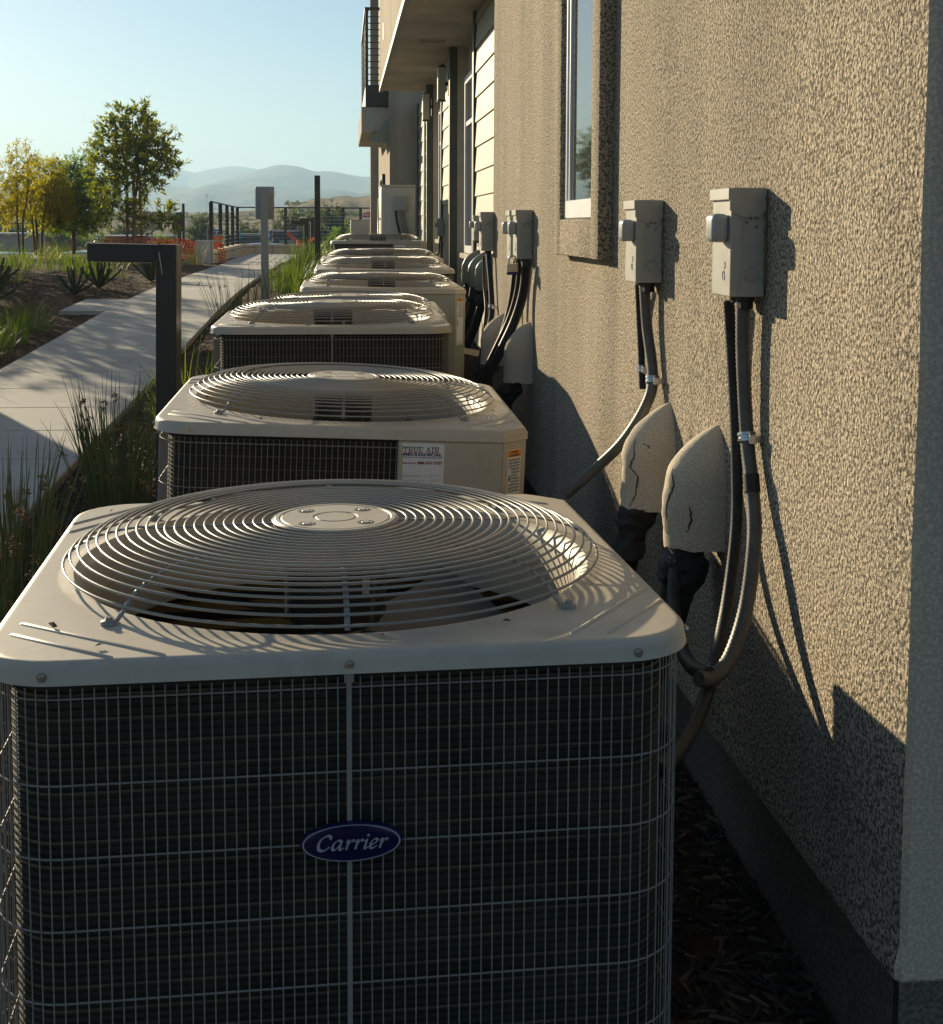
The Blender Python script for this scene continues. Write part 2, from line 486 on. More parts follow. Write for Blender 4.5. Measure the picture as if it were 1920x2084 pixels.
slab(-0.995, 0.4, 34.2, 36.75); slab(0.405, 1.8, 34.2, 36.75)

# ---- hills
def ridge(name, pts, Y, foot, back, mat, amp, rough, rows=16, cols=260, zf=-6.0, seed=0.0, shape=1.0):
    xs = [p[0] for p in pts]
    def yy(x):
        for (a, b) in zip(pts, pts[1:]):
            if a[0] <= x <= b[0]:
                t = (x - a[0]) / (b[0] - a[0]); t = t * t * (3 - 2 * t) * 0.5 + t * 0.5
                return a[1] + (b[1] - a[1]) * t
        return pts[-1][1]
    mb = MB()
    rr = rows + 5
    for j in range(rr):
        for i in range(cols):
            x = xs[0] + (xs[-1] - xs[0]) * i / (cols - 1)
            P = dY(x, yy(x), Y)
            zr = P.z + amp * 0.25 * mnoise.noise((i * 0.21, seed, 0)) * rough
            if j < rows:
                t = j / (rows - 1); yv = foot + (Y - foot) * t
                zz = zf + (zr - zf) * (t ** shape)
                w = math.sin(math.pi * min(1, t)) if t < 1 else 0
                zz += w * amp * (mnoise.fractal((P.x / Y * 9 + seed, yv / Y * 7, seed), 0.75, 2.1, 6))
            else:
                t = (j - rows + 1) / 5; yv = Y + (back - Y) * t
                zz = zr + (zf - zr) * t
            mb.v.append((P.x * (1.0 if j < rows else 1.0), yv, zz))
    for j in range(rr - 1):
        for i in range(cols - 1):
            mb.f.append((j * cols + i, j * cols + i + 1, (j + 1) * cols + i + 1, (j + 1) * cols + i)); mb.mi.append(0)
    return struct(mb.build(name, mat, smooth=80))

def hill_mat(name, c1, c2, shrub, s):
    m, nt, p, out = new_mat(name)
    co = coords(nt)
    n1 = N(nt, 'ShaderNodeTexNoise', Scale=s, Detail=8.0, Roughness=0.65)
    n2 = N(nt, 'ShaderNodeTexNoise', Scale=s * 9, Detail=6.0, Roughness=0.7)
    for n in (n1, n2): nt.links.new(co, n.inputs['Vector'])
    base = ramp(nt, n1.outputs[0], [(0.35, c1), (0.65, c2)])
    sp = ramp(nt, n2.outputs[0], [(0.52, 0.0), (0.60, 1.0)])
    nt.links.new(mixc(nt, sp, base, shrub), p.inputs['Base Color'])
    p.inputs['Roughness'].default_value = 0.95; p.inputs['Specular IOR Level'].default_value = 0.1
    nt.links.new(bump(nt, n2.outputs[0], 0.7, 1.0 / s * 0.02), p.inputs['Normal'])
    return m
M_['hill'] = hill_mat('dry brush hill', (0.20, 0.15, 0.085), (0.27, 0.21, 0.12), (0.085, 0.085, 0.04), 0.05)
M_['mountain'] = hill_mat('far scrub mountain', (0.12, 0.11, 0.08), (0.18, 0.15, 0.10), (0.07, 0.075, 0.05), 0.002)
ridge('hill', [(-900, 425), (-200, 430), (150, 430), (300, 419), (420, 417), (480, 412), (547, 406), (590, 395), (630, 386), (660, 382), (680, 381), (705, 384), (740, 389), (900, 392), (1300, 405), (2200, 420)],
      250, 95, 420, M_['hill'], 3.2, 1.0, rows=22, cols=340, zf=-2.5, seed=3.1, shape=0.85)
ridge('near_foothill', [(-1500, 424), (-300, 428), (100, 424), (250, 420), (330, 416), (420, 420), (470, 416), (500, 408), (540, 411), (575, 405), (600, 401), (640, 408), (720, 405), (1000, 415), (2600, 425)],
      800, 480, 1000, M_['mountain'], 4, 1.0, seed=7.7)
ridge('mountain_range', [(-1600, 395), (-700, 370), (-200, 385), (60, 372), (160, 350), (215, 352), (300, 368), (330, 362), (400, 366), (440, 355), (470, 344), (510, 327), (548, 320), (580, 324), (620, 334), (725, 345), (900, 360), (1300, 385), (2600, 400)],
      2000, 1150, 2600, M_['mountain'], 20, 1.0, seed=1.7, cols=360)
ridge('mountain_ridge', [(-1600, 380), (-600, 360), (-100, 372), (120, 365), (240, 352), (300, 344), (335, 333), (355, 331), (380, 337), (420, 328), (455, 325), (500, 331), (560, 345), (900, 350), (2600, 395)],
      2900, 2100, 3500, M_['mountain'], 24, 1.0, seed=5.2, cols=300)

# ---- air over the valley
hz_m = bpy.data.materials.new('valley haze'); hz_m.use_nodes = True
hn = hz_m.node_tree; hn.nodes.clear()
ho = hn.nodes.new('ShaderNodeOutputMaterial'); hv = hn.nodes.new('ShaderNodeVolumePrincipled')
hv.inputs['Color'].default_value = (0.50, 0.76, 1.0, 1)
hv.inputs['Density'].default_value = 0.00055
hv.inputs['Anisotropy'].default_value = 0.25
hn.links.new(hv.outputs[0], ho.inputs['Volume'])
mb = MB().box(-7600, 7600, -440, 9800, -9.0, 152)
hz = mb.build('haze', hz_m, kind='stuff')
tag(hz, 'pale blue haze lying over the valley', 'haze')

# ================================================================== apartment building
XW = 0.76        # face of the near stucco wall
XS = 1.10        # face of the recessed siding wall
SOF = CAM_Z + 1.75
bld = thing('apartment_building', 'tan stucco apartment building with cream siding and dark green trim beside the units', 'building', (XW, 1.76, 0))
bld.location = (0, 0, 0)
ZT = 6.4
Y0, Y1 = 1.688, 6.66
# window opening in the near wall
WY0, WY1, WZ0, WZ1 = 3.79, 4.34, 1.325, 2.75
def wall_grid():
    mb = MB()
    ys = sorted(set([Y0 + i * (Y1 - Y0) / 60 for i in range(61)] + [WY0, WY1]))
    zs = sorted(set([0.262, 0.28, 0.31] + [0.4 + i * 0.12 for i in range(51) if 0.4 + i * 0.12 < ZT] + [WZ0, WZ1, ZT]))
    idx = {}
    def vid(i, j, d=0):
        k = (i, j, d)
        if k not in idx:
            y, z = ys[i], zs[j]
            wob = 0.0025 * mnoise.noise((y * 3.1, z * 3.1, 2.0))
            zz = z
            if j == 0: zz += 0.006 * mnoise.noise((y * 9.0, 0.0, 0.0)) + 0.004 * mnoise.noise((y * 31.0, 0, 0)); wob -= 0.006
            if j == 1: wob -= 0.008
            if i == 0: y += 0.004 * mnoise.noise((z * 5.0, 7.0, 0.0)); wob += 0.004
            idx[k] = len(mb.v); mb.v.append((XW + wob, y, zz))
        return idx[k]
    for i in range(len(ys) - 1):
        for j in range(len(zs) - 1):
            if ys[i] >= WY0 - 1e-6 and ys[i + 1] <= WY1 + 1e-6 and zs[j] >= WZ0 - 1e-6 and zs[j + 1] <= WZ1 + 1e-6: continue
            mb.f.append((vid(i, j), vid(i, j + 1), vid(i + 1, j + 1), vid(i + 1, j))); mb.mi.append(0)
    # end face towards the viewer, with a rounded arris
    for j in range(len(zs) - 1):
        a, b = mb.v[vid(0, j)], mb.v[vid(0, j + 1)]
        p = [(a[0] + 0.008, a[1] - 0.008, a[2]), (b[0] + 0.008, b[1] - 0.008, b[2])]
        q = [(3.2, p[0][1], p[0][2]), (3.2, p[1][1], p[1][2])]
        mb.add([a, b, p[1], p[0]], [(0, 3, 2, 1)], 1); mb.add([p[1], p[0], q[0], q[1]], [(1, 2, 3, 0)], 1)
    for i in range(len(ys) - 1):       # underside of the plaster
        a, b = mb.v[vid(i, 0)], mb.v[vid(i + 1, 0)]
        mb.add([a, b, (XW + 0.05, b[1], b[2] + 0.002), (XW + 0.05, a[1], a[2] + 0.002)], [(0, 1, 2, 3)])
    mb.add([(XW, Y0 - 0.01, 0.264), (3.2, Y0 - 0.01, 0.264), (3.2, Y0 + 0.05, 0.266), (XW, Y0 + 0.05, 0.266)], [(0, 1, 2, 3)])
    mb.add([(XW, Y1, 0.28), (XS + 0.3, Y1, 0.28), (XS + 0.3, Y1, ZT), (XW, Y1, ZT)], [(3, 2, 1, 0)])
    # window reveals
    d = XW + 0.12
    for (ya, yb_, za, zb) in ((WY0, WY0, WZ0, WZ1), (WY1, WY1, WZ0, WZ1), (WY0, WY1, WZ0, WZ0), (WY0, WY1, WZ1, WZ1)):
        if ya == yb_: mb.add([(XW, ya, za), (XW, ya, zb), (d, ya, zb), (d, ya, za)], [(0, 1, 2, 3)])
        else: mb.add([(XW, ya, za), (XW, yb_, za), (d, yb_, za), (d, ya, za)], [(0, 1, 2, 3)])
    return mb
sw = wall_grid().build('wall', [M_['stucco'], M_['stucco_end']], bld, smooth=45); sw['label'] = 'sunlit tan dash stucco wall'
mb = MB()
fy = [1.775 + i * 0.08 for i in range(61)]
for i, yv in enumerate(fy):
    w = 0.006 * mnoise.noise((yv * 4, 0, 5))
    mb.v += [(XW + 0.035 + w, yv, -0.3), (XW + 0.035 + w, yv, 0.31)]
for i in range(len(fy) - 1): mb.f.append((2 * i, 2 * i + 1, 2 * i + 3, 2 * i + 2)); mb.mi.append(0)
mb.add([(XW + 0.035, 1.755, -0.3), (3.1, 1.755, -0.3), (3.1, 1.755, 0.31), (XW + 0.035, 1.755, 0.31)], [(0, 1, 2, 3)])
mb.build('foundation', M_['foundation'], bld, smooth=50)
# projecting plaster surround with the window set into it
pr = 0.045
mb = MB()
tw = 0.11
mb.box(XW - pr, XW + 0.02, WY0 - tw, WY0 + 0.0, WZ0 - 0.118, WZ1 + 0.15, bev=0.006, seg=2)
mb.box(XW - pr, XW + 0.02, WY1, WY1 + tw, WZ0 - 0.118, WZ1 + 0.15, bev=0.006, seg=2)
mb.box(XW - pr + 0.001, XW + 0.02, WY0 - 0.006, WY1 + 0.006, WZ0 - 0.117, WZ0, bev=0.006, seg=2)
mb.box(XW - pr + 0.001, XW + 0.02, WY0 - 0.006, WY1 + 0.006, WZ1, WZ1 + 0.149, bev=0.006, seg=2)
mb.build('window_surround', M_['stucco'], bld, smooth=40)
XG = XW - pr + 0.028
win = MB().box(XG, XG + 0.003, WY0 + 0.03, WY1 - 0.03, WZ0 + 0.05, WZ1 - 0.05).build('window', M_['glass'], bld)
mb = MB()
fw = 0.04
mb.box(XG - 0.012, XG + 0.03, WY0 + 0.001, WY0 + fw, WZ0 + 0.002, WZ1 - 0.002, bev=0.003)
mb.box(XG - 0.012, XG + 0.03, WY1 - fw, WY1 - 0.001, WZ0 + 0.002, WZ1 - 0.002, bev=0.003)
mb.box(XG - 0.016, XG + 0.029, WY0 + fw, WY1 - fw, WZ0 + 0.002, WZ0 + 0.06, bev=0.003)
mb.box(XG - 0.012, XG + 0.029, WY0 + fw, WY1 - fw, WZ1 - 0.06, WZ1 - 0.003, bev=0.003)
mb.box(XG - 0.006, XG + 0.01, WY1 - fw - 0.022, WY1 - fw + 0.002, WZ0 + 0.06, WZ1 - 0.06, bev=0.002)
mb.build('frame', M_['vinyl'], win)

# ---- recessed siding bays: each board an object
bays = [(8.2, 10.86), (13.15, 14.42), (16.62, 17.32), (17.60, 19.10)]
def board_mesh(L):
    mb = MB()
    h, p0, p1 = 0.208, 0.016, 0.003
    vs = []
    for yv in (0, L):
        vs += [(0, yv, 0), (-p0, yv, 0), (-p0, yv, 0.006), (-p1, yv, h), (0.0, yv, h)]
    n = 5
    fs = [(i, (i + 1) % n, n + (i + 1) % n, n + i) for i in range(n)] + [tuple(range(n - 1, -1, -1)), tuple(range(n, 2 * n))]
    return mb.add(vs, fs).mesh('board', M_['siding'])
for bi, (ya, yb_) in enumerate(bays):
    me = board_mesh(yb_ - ya)
    z = G(ya) + 0.12 + bi * 0.013
    while z < SOF - 0.02:
        o = link('siding_board', me, bld); o.location = (XS, ya, z)
        if z + 0.208 > SOF: o.scale.z = (SOF - z) / 0.208
        z += 0.2
mb = MB()      # wall behind the siding, one sheet set back in the window recesses
mb.box(XS + 0.002, XS + 0.02, 6.7, 10.88, 0.0, SOF); mb.box(XS + 0.026, XS + 0.14, 13.03, 14.50, 0.0, SOF)
mb.box(XS + 0.026, XS + 0.14, 16.49, 19.1, 0.0, SOF)
mb.box(XS + 0.128, XS + 0.2, 10.8, 13.03, 0.0, SOF); mb.box(XS + 0.128, XS + 0.2, 14.50, 16.49, 0.0, SOF)
mb.build('recess_wall', M_['stucco_smooth'], bld)
for (ya, w, pj, rise) in ((10.86, 0.12, 0.03, 0.02), (13.02, 0.13, 0.05, 0.02), (14.42, 0.09, 0.03, 0.02), (16.48, 0.14, 0.055, 0.02), (17.32, 0.28, 0.035, 0.02), (19.0, 0.10, 0.03, 0.02)):
    MB().box(XS - pj, XS + 0.025, ya, ya + w, G(ya) - 0.05, SOF - 0.002, bev=0.004).build('corner_trim', M_['green_trim'], bld)
def recess_window(ya, yb_, z0, z1):
    w = MB().box(XS + 0.10, XS + 0.104, ya + 0.06, yb_ - 0.06, z0 + 0.06, z1 - 0.06).build('window', M_['glass'], bld)
    mb = MB()
    mb.box(XS + 0.07, XS + 0.125, ya, ya + 0.07, z0, z1, bev=0.004); mb.box(XS + 0.07, XS + 0.125, yb_ - 0.07, yb_, z0, z1, bev=0.004)
    mb.box(XS + 0.07, XS + 0.125, ya + 0.07, yb_ - 0.07, z0, z0 + 0.07, bev=0.004); mb.box(XS + 0.07, XS + 0.125, ya + 0.07, yb_ - 0.07, z1 - 0.07, z1, bev=0.004)
    mb.box(XS + 0.08, XS + 0.12, ya + 0.07, yb_ - 0.07, z0 + (z1 - z0) * 0.72, z0 + (z1 - z0) * 0.72 + 0.04)
    mb.build('frame', M_['vinyl'], w)
    MB().box(XS + 0.03, XS + 0.128, ya - 0.03, yb_ + 0.03, z0 - 0.05, z0 - 0.003, bev=0.004).build('sill', M_['stucco_smooth'], w)
recess_window(11.05, 12.75, 1.05, 2.72)
recess_window(14.75, 16.2, 1.15, 2.72)

# ---- upper floor carried over the recess: soffit, fascia, drip edge
XO = 0.49
SOFY = 17.35
mb = MB()
mb.box(XO + 0.012, 3.0, 6.67, SOFY, SOF, SOF + 0.03)
mb.build('soffit', M_['stucco_smooth'], bld)
mb = MB()
mb.box(XO, XO + 0.25, 6.67, SOFY + 0.01, SOF + 0.032, 6.4)
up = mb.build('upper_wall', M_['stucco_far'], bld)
MB().box(XO - 0.008, XO + 0.035, 6.67, SOFY + 0.012, SOF - 0.022, SOF + 0.045, bev=0.004).build('drip_edge', M_['green_steel'], bld)
MB().box(XO - 0.006, XO + 0.004, 15.6, 15.8, SOF + 0.42, SOF + 0.62, bev=0.002).build('vent_cover', M_['vinyl'], bld)
v = MB().box(0.74, 0.98, 12.55, 12.72, SOF - 0.012, SOF + 0.001).build('soffit_vent', M_['stucco_smooth'], bld)
for i in range(8): MB().box(0.752 + i * 0.028, 0.762 + i * 0.028, 12.57, 12.70, SOF - 0.016, SOF - 0.011).build('louvre', M_['green_trim'], v)
MB().lathe([(0.0, 0), (0.04, 0), (0.045, -0.02), (0.02, -0.04), (0.0, -0.04)], 12, Matrix.Translation((0.63, 10.3, SOF))).build('sprinkler_cover', M_['stucco_smooth'], bld, smooth=40)

# ---- far wing that stands forward
XP, YP = 0.68, 19.12
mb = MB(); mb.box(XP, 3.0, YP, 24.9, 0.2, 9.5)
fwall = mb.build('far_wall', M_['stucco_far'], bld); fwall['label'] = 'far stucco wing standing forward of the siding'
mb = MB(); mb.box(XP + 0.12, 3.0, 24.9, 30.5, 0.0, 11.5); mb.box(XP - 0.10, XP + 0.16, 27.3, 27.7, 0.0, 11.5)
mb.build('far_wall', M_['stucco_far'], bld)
for (ya, yb_, z0, z1, xx) in ((21.2, 22.3, 0.95, 2.05, XP), (25.6, 26.6, 0.95, 2.05, XP + 0.12), (21.2, 22.3, 4.4, 6.2, XP), (25.5, 26.9, 3.8, 7.2, XP + 0.12), (28.4, 29.5, 1.0, 2.2, XP + 0.12)):
    w = MB().box(xx - 0.004, xx + 0.02, ya, yb_, z0, z1).build('window', M_['glass'], bld)
    mb = MB()
    mb.box(xx - 0.05, xx + 0.01, ya - 0.08, ya, z0 - 0.08, z1 + 0.08); mb.box(xx - 0.05, xx + 0.01, yb_, yb_ + 0.08, z0 - 0.08, z1 + 0.08)
    mb.box(xx - 0.049, xx + 0.01, ya, yb_, z0 - 0.08, z0); mb.box(xx - 0.049, xx + 0.01, ya, yb_, z1, z1 + 0.08)
    mb.build('frame', M_['bronze'], w)
# small bracket awning on the far wing
aw = MB(); aw.add([(XP, 19.35, SOF - 0.18), (XP - 0.30, 19.35, SOF - 0.52), (XP, 19.35, SOF - 0.55), (XP, 20.6, SOF - 0.18), (XP - 0.30, 20.6, SOF - 0.52), (XP, 20.6, SOF - 0.55)],
    [(0, 1, 2), (5, 4, 3), (0, 3, 4, 1), (1, 4, 5, 2), (0, 2, 5, 3)])
aw.build('bracket', M_['green_steel'], bld)
# balcony
def bpx(u, v, Y): return onY(u, v, Y)
YB0, YB1 = 19.6, 23.4
BX = 0.315
zb = CAM_Z + 1.42
bal = MB().box(BX + 0.03, XP + 0.02, YB0, YB1, zb + 0.33, zb + 0.64, bev=0.01).build('balcony', M_['bronze'], bld)
MB().box(BX - 0.03, XP + 0.02, YB0 + 0.04, YB1 + 0.1, zb - 0.03, zb + 0.328, bev=0.008).build('slab_edge', M_['stucco_smooth'], bal)
rl0, rl1 = zb + 0.66, zb + 1.72
for (px_, py_) in ((BX + 0.05, YB0 + 0.03), (BX + 0.05, YB1 - 0.03), (BX + 0.05, (YB0 + YB1) / 2), (XP - 0.02, YB0 + 0.03)):
    MB().box(px_ - 0.022, px_ + 0.022, py_ - 0.022, py_ + 0.022, zb + 0.6, rl1).build('post', M_['bronze'], bal)
MB().box(BX + 0.02, BX + 0.08, YB0, YB1, rl1, rl1 + 0.04).build('top_rail', M_['bronze'], bal)
MB().box(BX + 0.08, XP, YB0 + 0.002, YB0 + 0.058, rl1 + 0.001, rl1 + 0.039).build('top_rail', M_['bronze'], bal)
for i in range(11):
    z = rl0 + 0.04 + i * 0.092
    MB().box(BX + 0.072, XP - 0.04, YB0 + 0.022, YB0 + 0.038, z, z + 0.012).build('rail', M_['bronze'], bal)
    MB().box(BX + 0.042, BX + 0.056, YB0 + 0.06, YB1 - 0.06, z, z + 0.012).build('rail', M_['bronze'], bal)
# ================================================================== condensers
S, RC, CH = 0.46, 0.105, 0.066
HU = 0.76
def outline(s, r, c, seg=8):
    """rounded square, counter-clockwise from the +x side; the (+x,+y) corner is cut flat"""
    pts = [(s, s - c), (s - c, s)]
    for (cx, cy, a0) in ((-s + r, s - r, 90), (-s + r, -s + r, 180), (s - r, -s + r, 270)):
        for i in range(seg + 1):
            a = R(a0 + 90 * i / seg)
            pts.append((cx + r * math.cos(a), cy + r * math.sin(a)))
    return pts
def ray_outline(ol, a):
    dx, dy = math.cos(a), math.sin(a)
    for i in range(len(ol)):
        (x1, y1), (x2, y2) = ol[i], ol[(i + 1) % len(ol)]
        ex, ey = x2 - x1, y2 - y1
        den = dx * ey - dy * ex
        if abs(den) < 1e-12: continue
        t = (x1 * ey - y1 * ex) / den; u = (x1 * dy - y1 * dx) / den
        if t > 0 and -1e-9 <= u <= 1 + 1e-9: return (t * dx, t * dy)
def inset(ol, k):
    return outline(S - k, max(0.02, RC - k), max(0.02, CH - k * 0.59))

OL = outline(S, RC, CH)
angs = sorted(set([round(2 * math.pi * i / 144, 6) for i in range(144)] + [round(math.atan2(y, x) % (2 * math.pi), 6) for x, y in OL]))
def rim(k): 
    o = inset(OL, k); return [ray_outline(o, a) for a in angs]
def circ(r): return [(r * math.cos(a), r * math.sin(a)) for a in angs]
def skin(levels):
    mb = MB(); n = len(angs)
    for ring_, z in levels:
        for p in ring_: mb.v.append((p[0], p[1], z))
    for i in range(len(levels) - 1):
        for j in range(n):
            j2 = (j + 1) % n
            mb.f.append((i * n + j, i * n + j2, (i + 1) * n + j2, (i + 1) * n + j)); mb.mi.append(0)
    return mb
top_levels = [(rim(0.010), HU - 0.028), (rim(-0.001), HU - 0.028), (rim(0.0), HU - 0.024), (rim(0.002), HU - 0.012), (rim(0.0025), HU - 0.009), (rim(0.0045), HU - 0.0045), (rim(0.008), HU - 0.0012), (rim(0.0125), HU), (rim(0.0155), HU),
              (circ(0.4225), HU), (circ(0.4195), HU), (circ(0.408), HU + 0.002), (circ(0.398), HU + 0.003), (circ(0.388), HU - 0.004), (circ(0.378), HU - 0.022), (circ(0.372), HU - 0.06), (circ(0.37), HU - 0.13), (circ(0.378), HU - 0.132)]
me_top = skin(top_levels).mesh('top_pan', M_['beige'], 32)
# embossed ribs across the four corners
me_rib = MB().tube([(-0.5, 0, 0), (-0.47, 0, 0), (0, 0, 0), (0.47, 0, 0), (0.5, 0, 0)], [0.003, 0.006, 0.006, 0.006, 0.003], 10).mesh('rib', M_['beige'], 60)
def screw_mesh():
    mb = MB()
    mb.lathe([(0, 0.0038), (0.0032, 0.0038), (0.0038, 0.0018), (0.0038, 0.0), (0.006, 0.0), (0.006, -0.0015)], 12)
    return mb.mesh('screw', M_['screw'], 40)
me_screw = screw_mesh()
# coil: stacked fin edges
ZB, ZTc = 0.075, HU - 0.026
def coil():
    mb = MB(); o1, o2 = inset(OL, 0.034), inset(OL, 0.040)
    n = len(o1); rows = 0; z = ZB
    while z < ZTc:
        for (o, zz) in ((o2, z), (o1, z + 0.0012), (o1, z + 0.0042), (o2, z + 0.0055)):
            for p in o: mb.v.append((p[0], p[1], zz))
            rows += 1
        z += 0.0105
    for i in range(rows - 1):
        for j in range(n):
            j2 = (j + 1) % n
            mb.f.append((i * n + j, i * n + j2, (i + 1) * n + j2, (i + 1) * n + j)); mb.mi.append(1 if i % 4 == 1 and (i // 4) % 3 == 0 else 0)
    # inner face, seen down through the guard
    oi = inset(OL, 0.075); m0 = len(mb.v)
    for zz in (ZB, ZTc):
        for p in oi: mb.v.append((p[0], p[1], zz))
    for j in range(n):
        j2 = (j + 1) % n
        mb.f.append((m0 + j2, m0 + j, m0 + n + j, m0 + n + j2)); mb.mi.append(2)
    return mb
def coil_inner_mat():
    m, nt, p, out = new_mat('coil inner fins with painted sun gold')
    co = coords(nt)
    sep = nt.nodes.new('ShaderNodeSeparateXYZ'); nt.links.new(co, sep.inputs[0])
    w = N(nt, 'ShaderNodeTexWave', Scale=9.0, Distortion=0.0); w.bands_direction = 'Z'
    nt.links.new(co, w.inputs['Vector'])
    nt.links.new(ramp(nt, w.outputs[0], [(0.35, (0.03, 0.024, 0.015)), (0.6, (0.42, 0.27, 0.09))]), p.inputs['Base Color'])  # sunlit gold of the fins painted into their colour
    p.inputs['Roughness'].default_value = 0.5; p.inputs['Metallic'].default_value = 0.3
    return m
M_['coil_in'] = coil_inner_mat()
me_coil = coil().mesh('coil', [M_['coil'], M_['coil_tube'], M_['coil_in']])
me_base = MB().prism([(x, y) for x, y in inset(OL, 0.008)], 0.022, ZB).mesh('base_pan', M_['beige'], 40)
# wire grille from the chamfer round to the service panel
PAN0 = 0.135                      # service panel from here to the chamfer on the +x side
def along(ol, step):
    pts = [Vector((*p, 0)) for p in ol[1:]] + [Vector((*ol[0], 0))]
    # walk from (s-c, s) round to (s, PAN0)
    pts[-1] = Vector((ol[0][0], PAN0, 0))
    out, acc = [pts[0].copy()], 0.0
    for a, b in zip(pts, pts[1:]):
        L = (b - a).length; t = step - acc
        while t <= L: out.append(a.lerp(b, t / L)); t += step
        acc = (acc + L) % step
    return out
def grille():
    mb = MB(); o = inset(OL, 0.012)
    for p in along(o, 0.0141): 
        mb.tube([(p.x, p.y, ZB - 0.02), (p.x, p.y, HU - 0.036)], 0.00088, 5, caps=True)
    o2 = inset(OL, 0.0138)
    path_ = [Vector((*p, 0)) for p in o2[1:]] + [Vector((o2[0][0], PAN0, 0))]
    zs = [HU - 0.050] + [HU - 0.050 - 0.109 - 0.0935 * i for i in range(6)]
    for z in zs:
        if z > ZB: mb.tube([(p.x, p.y, z) for p in path_], 0.00125, 5)
    return mb
me_grille = grille().mesh('wire_grille', M_['grille'], 60)
def strap():
    mb = MB(); mb.box(-0.0032, 0.0032, -0.0015, 0.0015, ZB - 0.02, HU - 0.036); mb.box(-0.006, 0.006, -0.002, 0.001, HU - 0.042, HU - 0.026)
    return mb.mesh('strap', M_['grille'])
me_strap = strap()
# service panel on the +x side plus the flat corner cover
def service():
    mb = MB(); s2 = S - 0.004
    mb.box(s2 - 0.02, s2, PAN0, S - CH - 0.002, 0.19, HU - 0.0295, bev=0.003)
    mb.box(s2 - 0.03, s2 - 0.012, PAN0 + 0.005, S - CH - 0.004, 0.03, 0.1895, bev=0.002)
    mb.box(s2 - 0.006, s2 + 0.003, PAN0 + 0.001, PAN0 + 0.012, 0.192, HU - 0.040, bev=0.002)
    return mb
me_service = service().mesh('service_panel', M_['beige'])
def corner():
    mb = MB(); s2 = S - 0.004
    a, b = Vector((s2, S - CH - 0.001, 0)), Vector((S - CH - 0.001, s2, 0))
    n = Vector((-1, -1, 0)).normalized() * 0.02
    for (z0, z1, off) in ((0.19, HU - 0.0295, 0.0), (0.03, 0.1895, 0.010)):
        k = Vector((-1, -1, 0)).normalized() * off
        p = [a + k, b + k, b + k + n, a + k + n]
        mb.prism([(q.x, q.y) for q in p], z0, z1)
    mb.box(s2 - CH - 0.06, s2 - CH + 0.0, s2 - 0.018, s2, 0.03, HU - 0.0295)
    return mb
me_corner = corner().mesh('corner_cover', M_['beige'])
# fan guard
def prof(r):
    if r <= 0.275: return 0.064 - 0.004 * (r / 0.275) ** 2
    t = min(1.0, (r - 0.275) / 0.142)
    return 0.060 * math.sqrt(max(0.0, 1 - t * t)) + 0.004
def ring_radii():
    out, r, d = [], 0.098, 0.0
    while r < 0.4165:
        out.append(r)
        z0 = prof(r); need = 0.0146
        step = 0.0005; acc = 0.0
        while acc < need and r < 0.43:
            acc += math.hypot(step, prof(r + step) - prof(r)); r += step
    return out
RR = ring_radii()
def torus(Rr, z, r, n=72, m=6):
    mb = MB()
    for i in range(n):
        a = 2 * math.pi * i / n
        for j in range(m):
            b = 2 * math.pi * j / m
            k = Rr + r * math.cos(b)
            mb.v.append((k * math.cos(a), k * math.sin(a), z + r * math.sin(b)))
    for i in range(n):
        for j in range(m):
            i2, j2 = (i + 1) % n, (j + 1) % m
            mb.f.append((i * m + j, i2 * m + j, i2 * m + j2, i * m + j2)); mb.mi.append(0)
    return mb
me_rings = [torus(r, HU + prof(r), 0.0021, 96 if r > 0.2 else 64).mesh('ring', M_['beige_wire'], 80) for r in RR]
def spoke(foot):
    mb = MB(); rs = [0.06, 0.12, 0.2, 0.27, 0.30, 0.33, 0.355, 0.375, 0.39, 0.40, 0.408, 0.4135]
    pts = [(r, 0, HU + prof(r) - 0.0042) for r in rs]
    if foot: pts += [(0.424, 0, HU + 0.003), (0.436, 0, HU + 0.003)]
    mb.tube(pts, 0.0042, 6, squash=0.45, up=(0, 0, 1))
    if foot:
        mb.lathe([(0.0, 0.006), (0.009, 0.006), (0.011, 0.004), (0.011, 0.0)], 14, Matrix.Translation((0.438, 0, HU)))
        mb.lathe([(0.0, 0.0105), (0.005, 0.0105), (0.0055, 0.006)], 6, Matrix.Translation((0.438, 0, HU)))
    return mb
me_spoke, me_spoke_f = spoke(False).mesh('spoke', M_['beige_wire'], 50), spoke(True).mesh('spoke', M_['beige_wire'], 50)
def hub_plate():
    mb = MB(); z = HU + 0.0655
    mb.lathe([(0.0, z + 0.0015), (0.030, z + 0.0015), (0.0315, z + 0.0004), (0.0345, z + 0.0004), (0.036, z + 0.0015), (0.084, z + 0.0015), (0.0855, z + 0.0003), (0.0875, z + 0.0003), (0.089, z + 0.0018), (0.0945, z + 0.0015), (0.098, z - 0.002), (0.098, z - 0.008)], 56)
    for i in range(4):
        a = R(45 + 90 * i); Mx = Matrix.Translation((0.064 * math.cos(a), 0.064 * math.sin(a), z))
        mb.lathe([(0.0, 0.003), (0.006, 0.003), (0.0072, 0.002), (0.0072, -0.001)], 10, Mx, 1)
        mb.lathe([(0.0135, 0.0019), (0.0095, 0.0022), (0.0085, 0.0016)], 16, Mx, 2)
    return mb
me_hub = hub_plate().mesh('hub_plate', [M_['beige'], M_['beige'], M_['cavity']], 35)
